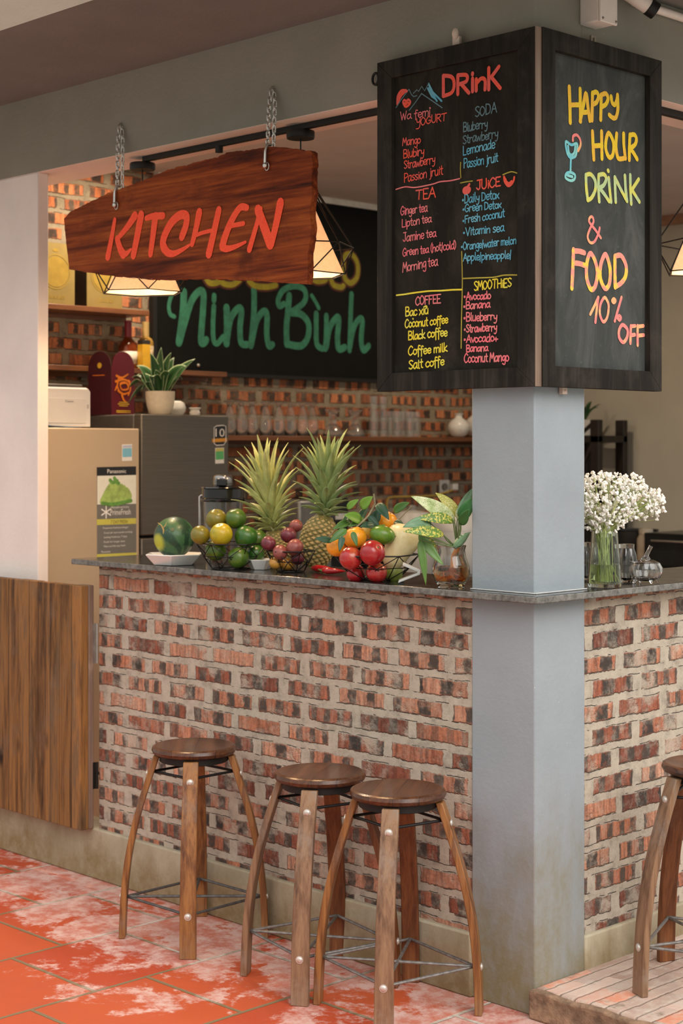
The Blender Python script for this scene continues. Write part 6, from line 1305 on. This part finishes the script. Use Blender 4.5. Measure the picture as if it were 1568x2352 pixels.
blobs = [(0, -2, 78, 68, .085, 430), (72, 2, 68, 44, .06, 190), (5, 46, 58, 36, .055, 120), (-62, 5, 42, 60, .06, 130), (60, -42, 30, 22, .04, 40), (118, 8, 26, 36, .035, 40)]
for cx, cy, rx, ry, rd, n in blobs:
    n = int(n * 1.25)
    for i in range(n):
        while True:
            a, b, c = (random.uniform(-1, 1) for _ in range(3))
            if .25 < a * a + b * b + c * c < 1: break
        p = cen + bp(cx + a * rx, cy + b * ry, c * rd)
        if p.x > -.25 and p.y < .245 - o_.y + .0 and p.x + o_.x > -.245 and p.x + o_.x < .005: continue
        r = random.uniform(.0040, .0074); m = Euler((random.uniform(0, 6), random.uniform(0, 6), 0)).to_matrix()
        for k in range(3):
            q = m @ Vector((math.cos(k * 2.1) * r * .5, math.sin(k * 2.1) * r * .5, 0)); heads.ball(r * .68, p + q, (1, 1, .8), 6, 4, m)
        if i % 3 == 0: sprigs.tube([p, p.lerp(cen + Vector((0, 0, -.06)), .35) + Vector((0, 0, -.008))], .0007, 4)
        if i % 32 == 0:
            s0_ = Vector((random.uniform(-.024, .024), random.uniform(-.024, .024), .004)); mid = Vector((random.uniform(-.022, .022), random.uniform(-.022, .022), .15))
            stems.tube([s0_, mid, p], .0013, 5)
stems.build('stems', plain('bouquet_stem', (.48, .54, .20), .6, var=.3), bq); sprigs.build('sprigs', plain('bouquet_sprig', (.30, .38, .12), .6), bq)
h_ = heads.build('blossoms', plain('white_blossom', (.86, .83, .76), .7, var=.06), bq); h_['kind'] = 'stuff'
# glass pumpkin
o_ = Vector((.002, .545, SLAB)); pj = thing('glass_pumpkin', 'clear glass pumpkin-shaped jar with a curved stem on the right countertop', 'jar', tuple(o_))
GLP = glass_mat('thick_clear_glass', (.94, .95, .95), .02, 1.5)
lobe = lambda a, z: 1 + .07 * abs(math.sin(4 * a)) + .012 * math.sin(16 * a)
op = [(0, .018), (.022, .018), (.040, .026), (.0485, .045), (.0485, .058), (.040, .074), (.024, .081), (.012, .082)]
MB().lathe(op + [(r * .90, .050 + (z - .050) * .88) for r, z in op[::-1][:-1]] + [(0, .0235)], 64, (0, 0, -.009), None, lobe).build('jar_body', GLP, pj)
MB().lathe([(0, .080), (.018, .081), (.013, .087), (.010, .092), (0, .094)], 32, (0, 0, -.009), None, lobe).build('lid', GLP, pj)
MB().tube([Vector((0, 0, .081)), Vector((0, 0, .092)) + Rv * .004, Vector((0, 0, .108)) + Rv * .012, Vector((0, 0, .116)) + Rv * .016], [.008, .0065, .006, .0065], 12).build('stem', GLP, pj)
for k in range(4):
    a = R(45 + 90 * k + 15); d = Vector((math.cos(a), math.sin(a), 0)); MB().tube([d * .032 + Vector((0, 0, .016)), d * .038 + Vector((0, 0, .007)), d * .043 + Vector((0, 0, .003))], [.007, .004, .003], 10).build('foot', GLP, pj)
def ribjar(label, p, r, h):
    t = thing('ribbed_jar', label, 'jar', (p[0], p[1], SLAB)); MB().lathe([(0, 0), (r * .8, 0), (r * .9, h * .1), (r, h * .5), (r * .9, h * .8), (r * .7, h), (r * .64, h), (r * .83, h * .8), (r * .92, h * .5), (r * .82, h * .12), (0, h * .05)], 48, (0, 0, 0), None, lambda a, z: 1 + .03 * math.sin(16 * a)).build('jar_body', GLP, t)
    MB().lathe([(0, h * 1.0), (r * .72, h * 1.0), (r * .74, h * 1.12), (0, h * 1.14)], 24).build('lid', GLP, t); return t
d_ = (-0.0846, 0.5636, 1.2575); ribjar('ribbed glass jar standing right behind the flower vase', d_, .034, .105)
d_ = (-0.2247, 0.5495, 1.2511); ribjar('ribbed glass jar half hidden between the column and the flower vase', d_, .034, .105)
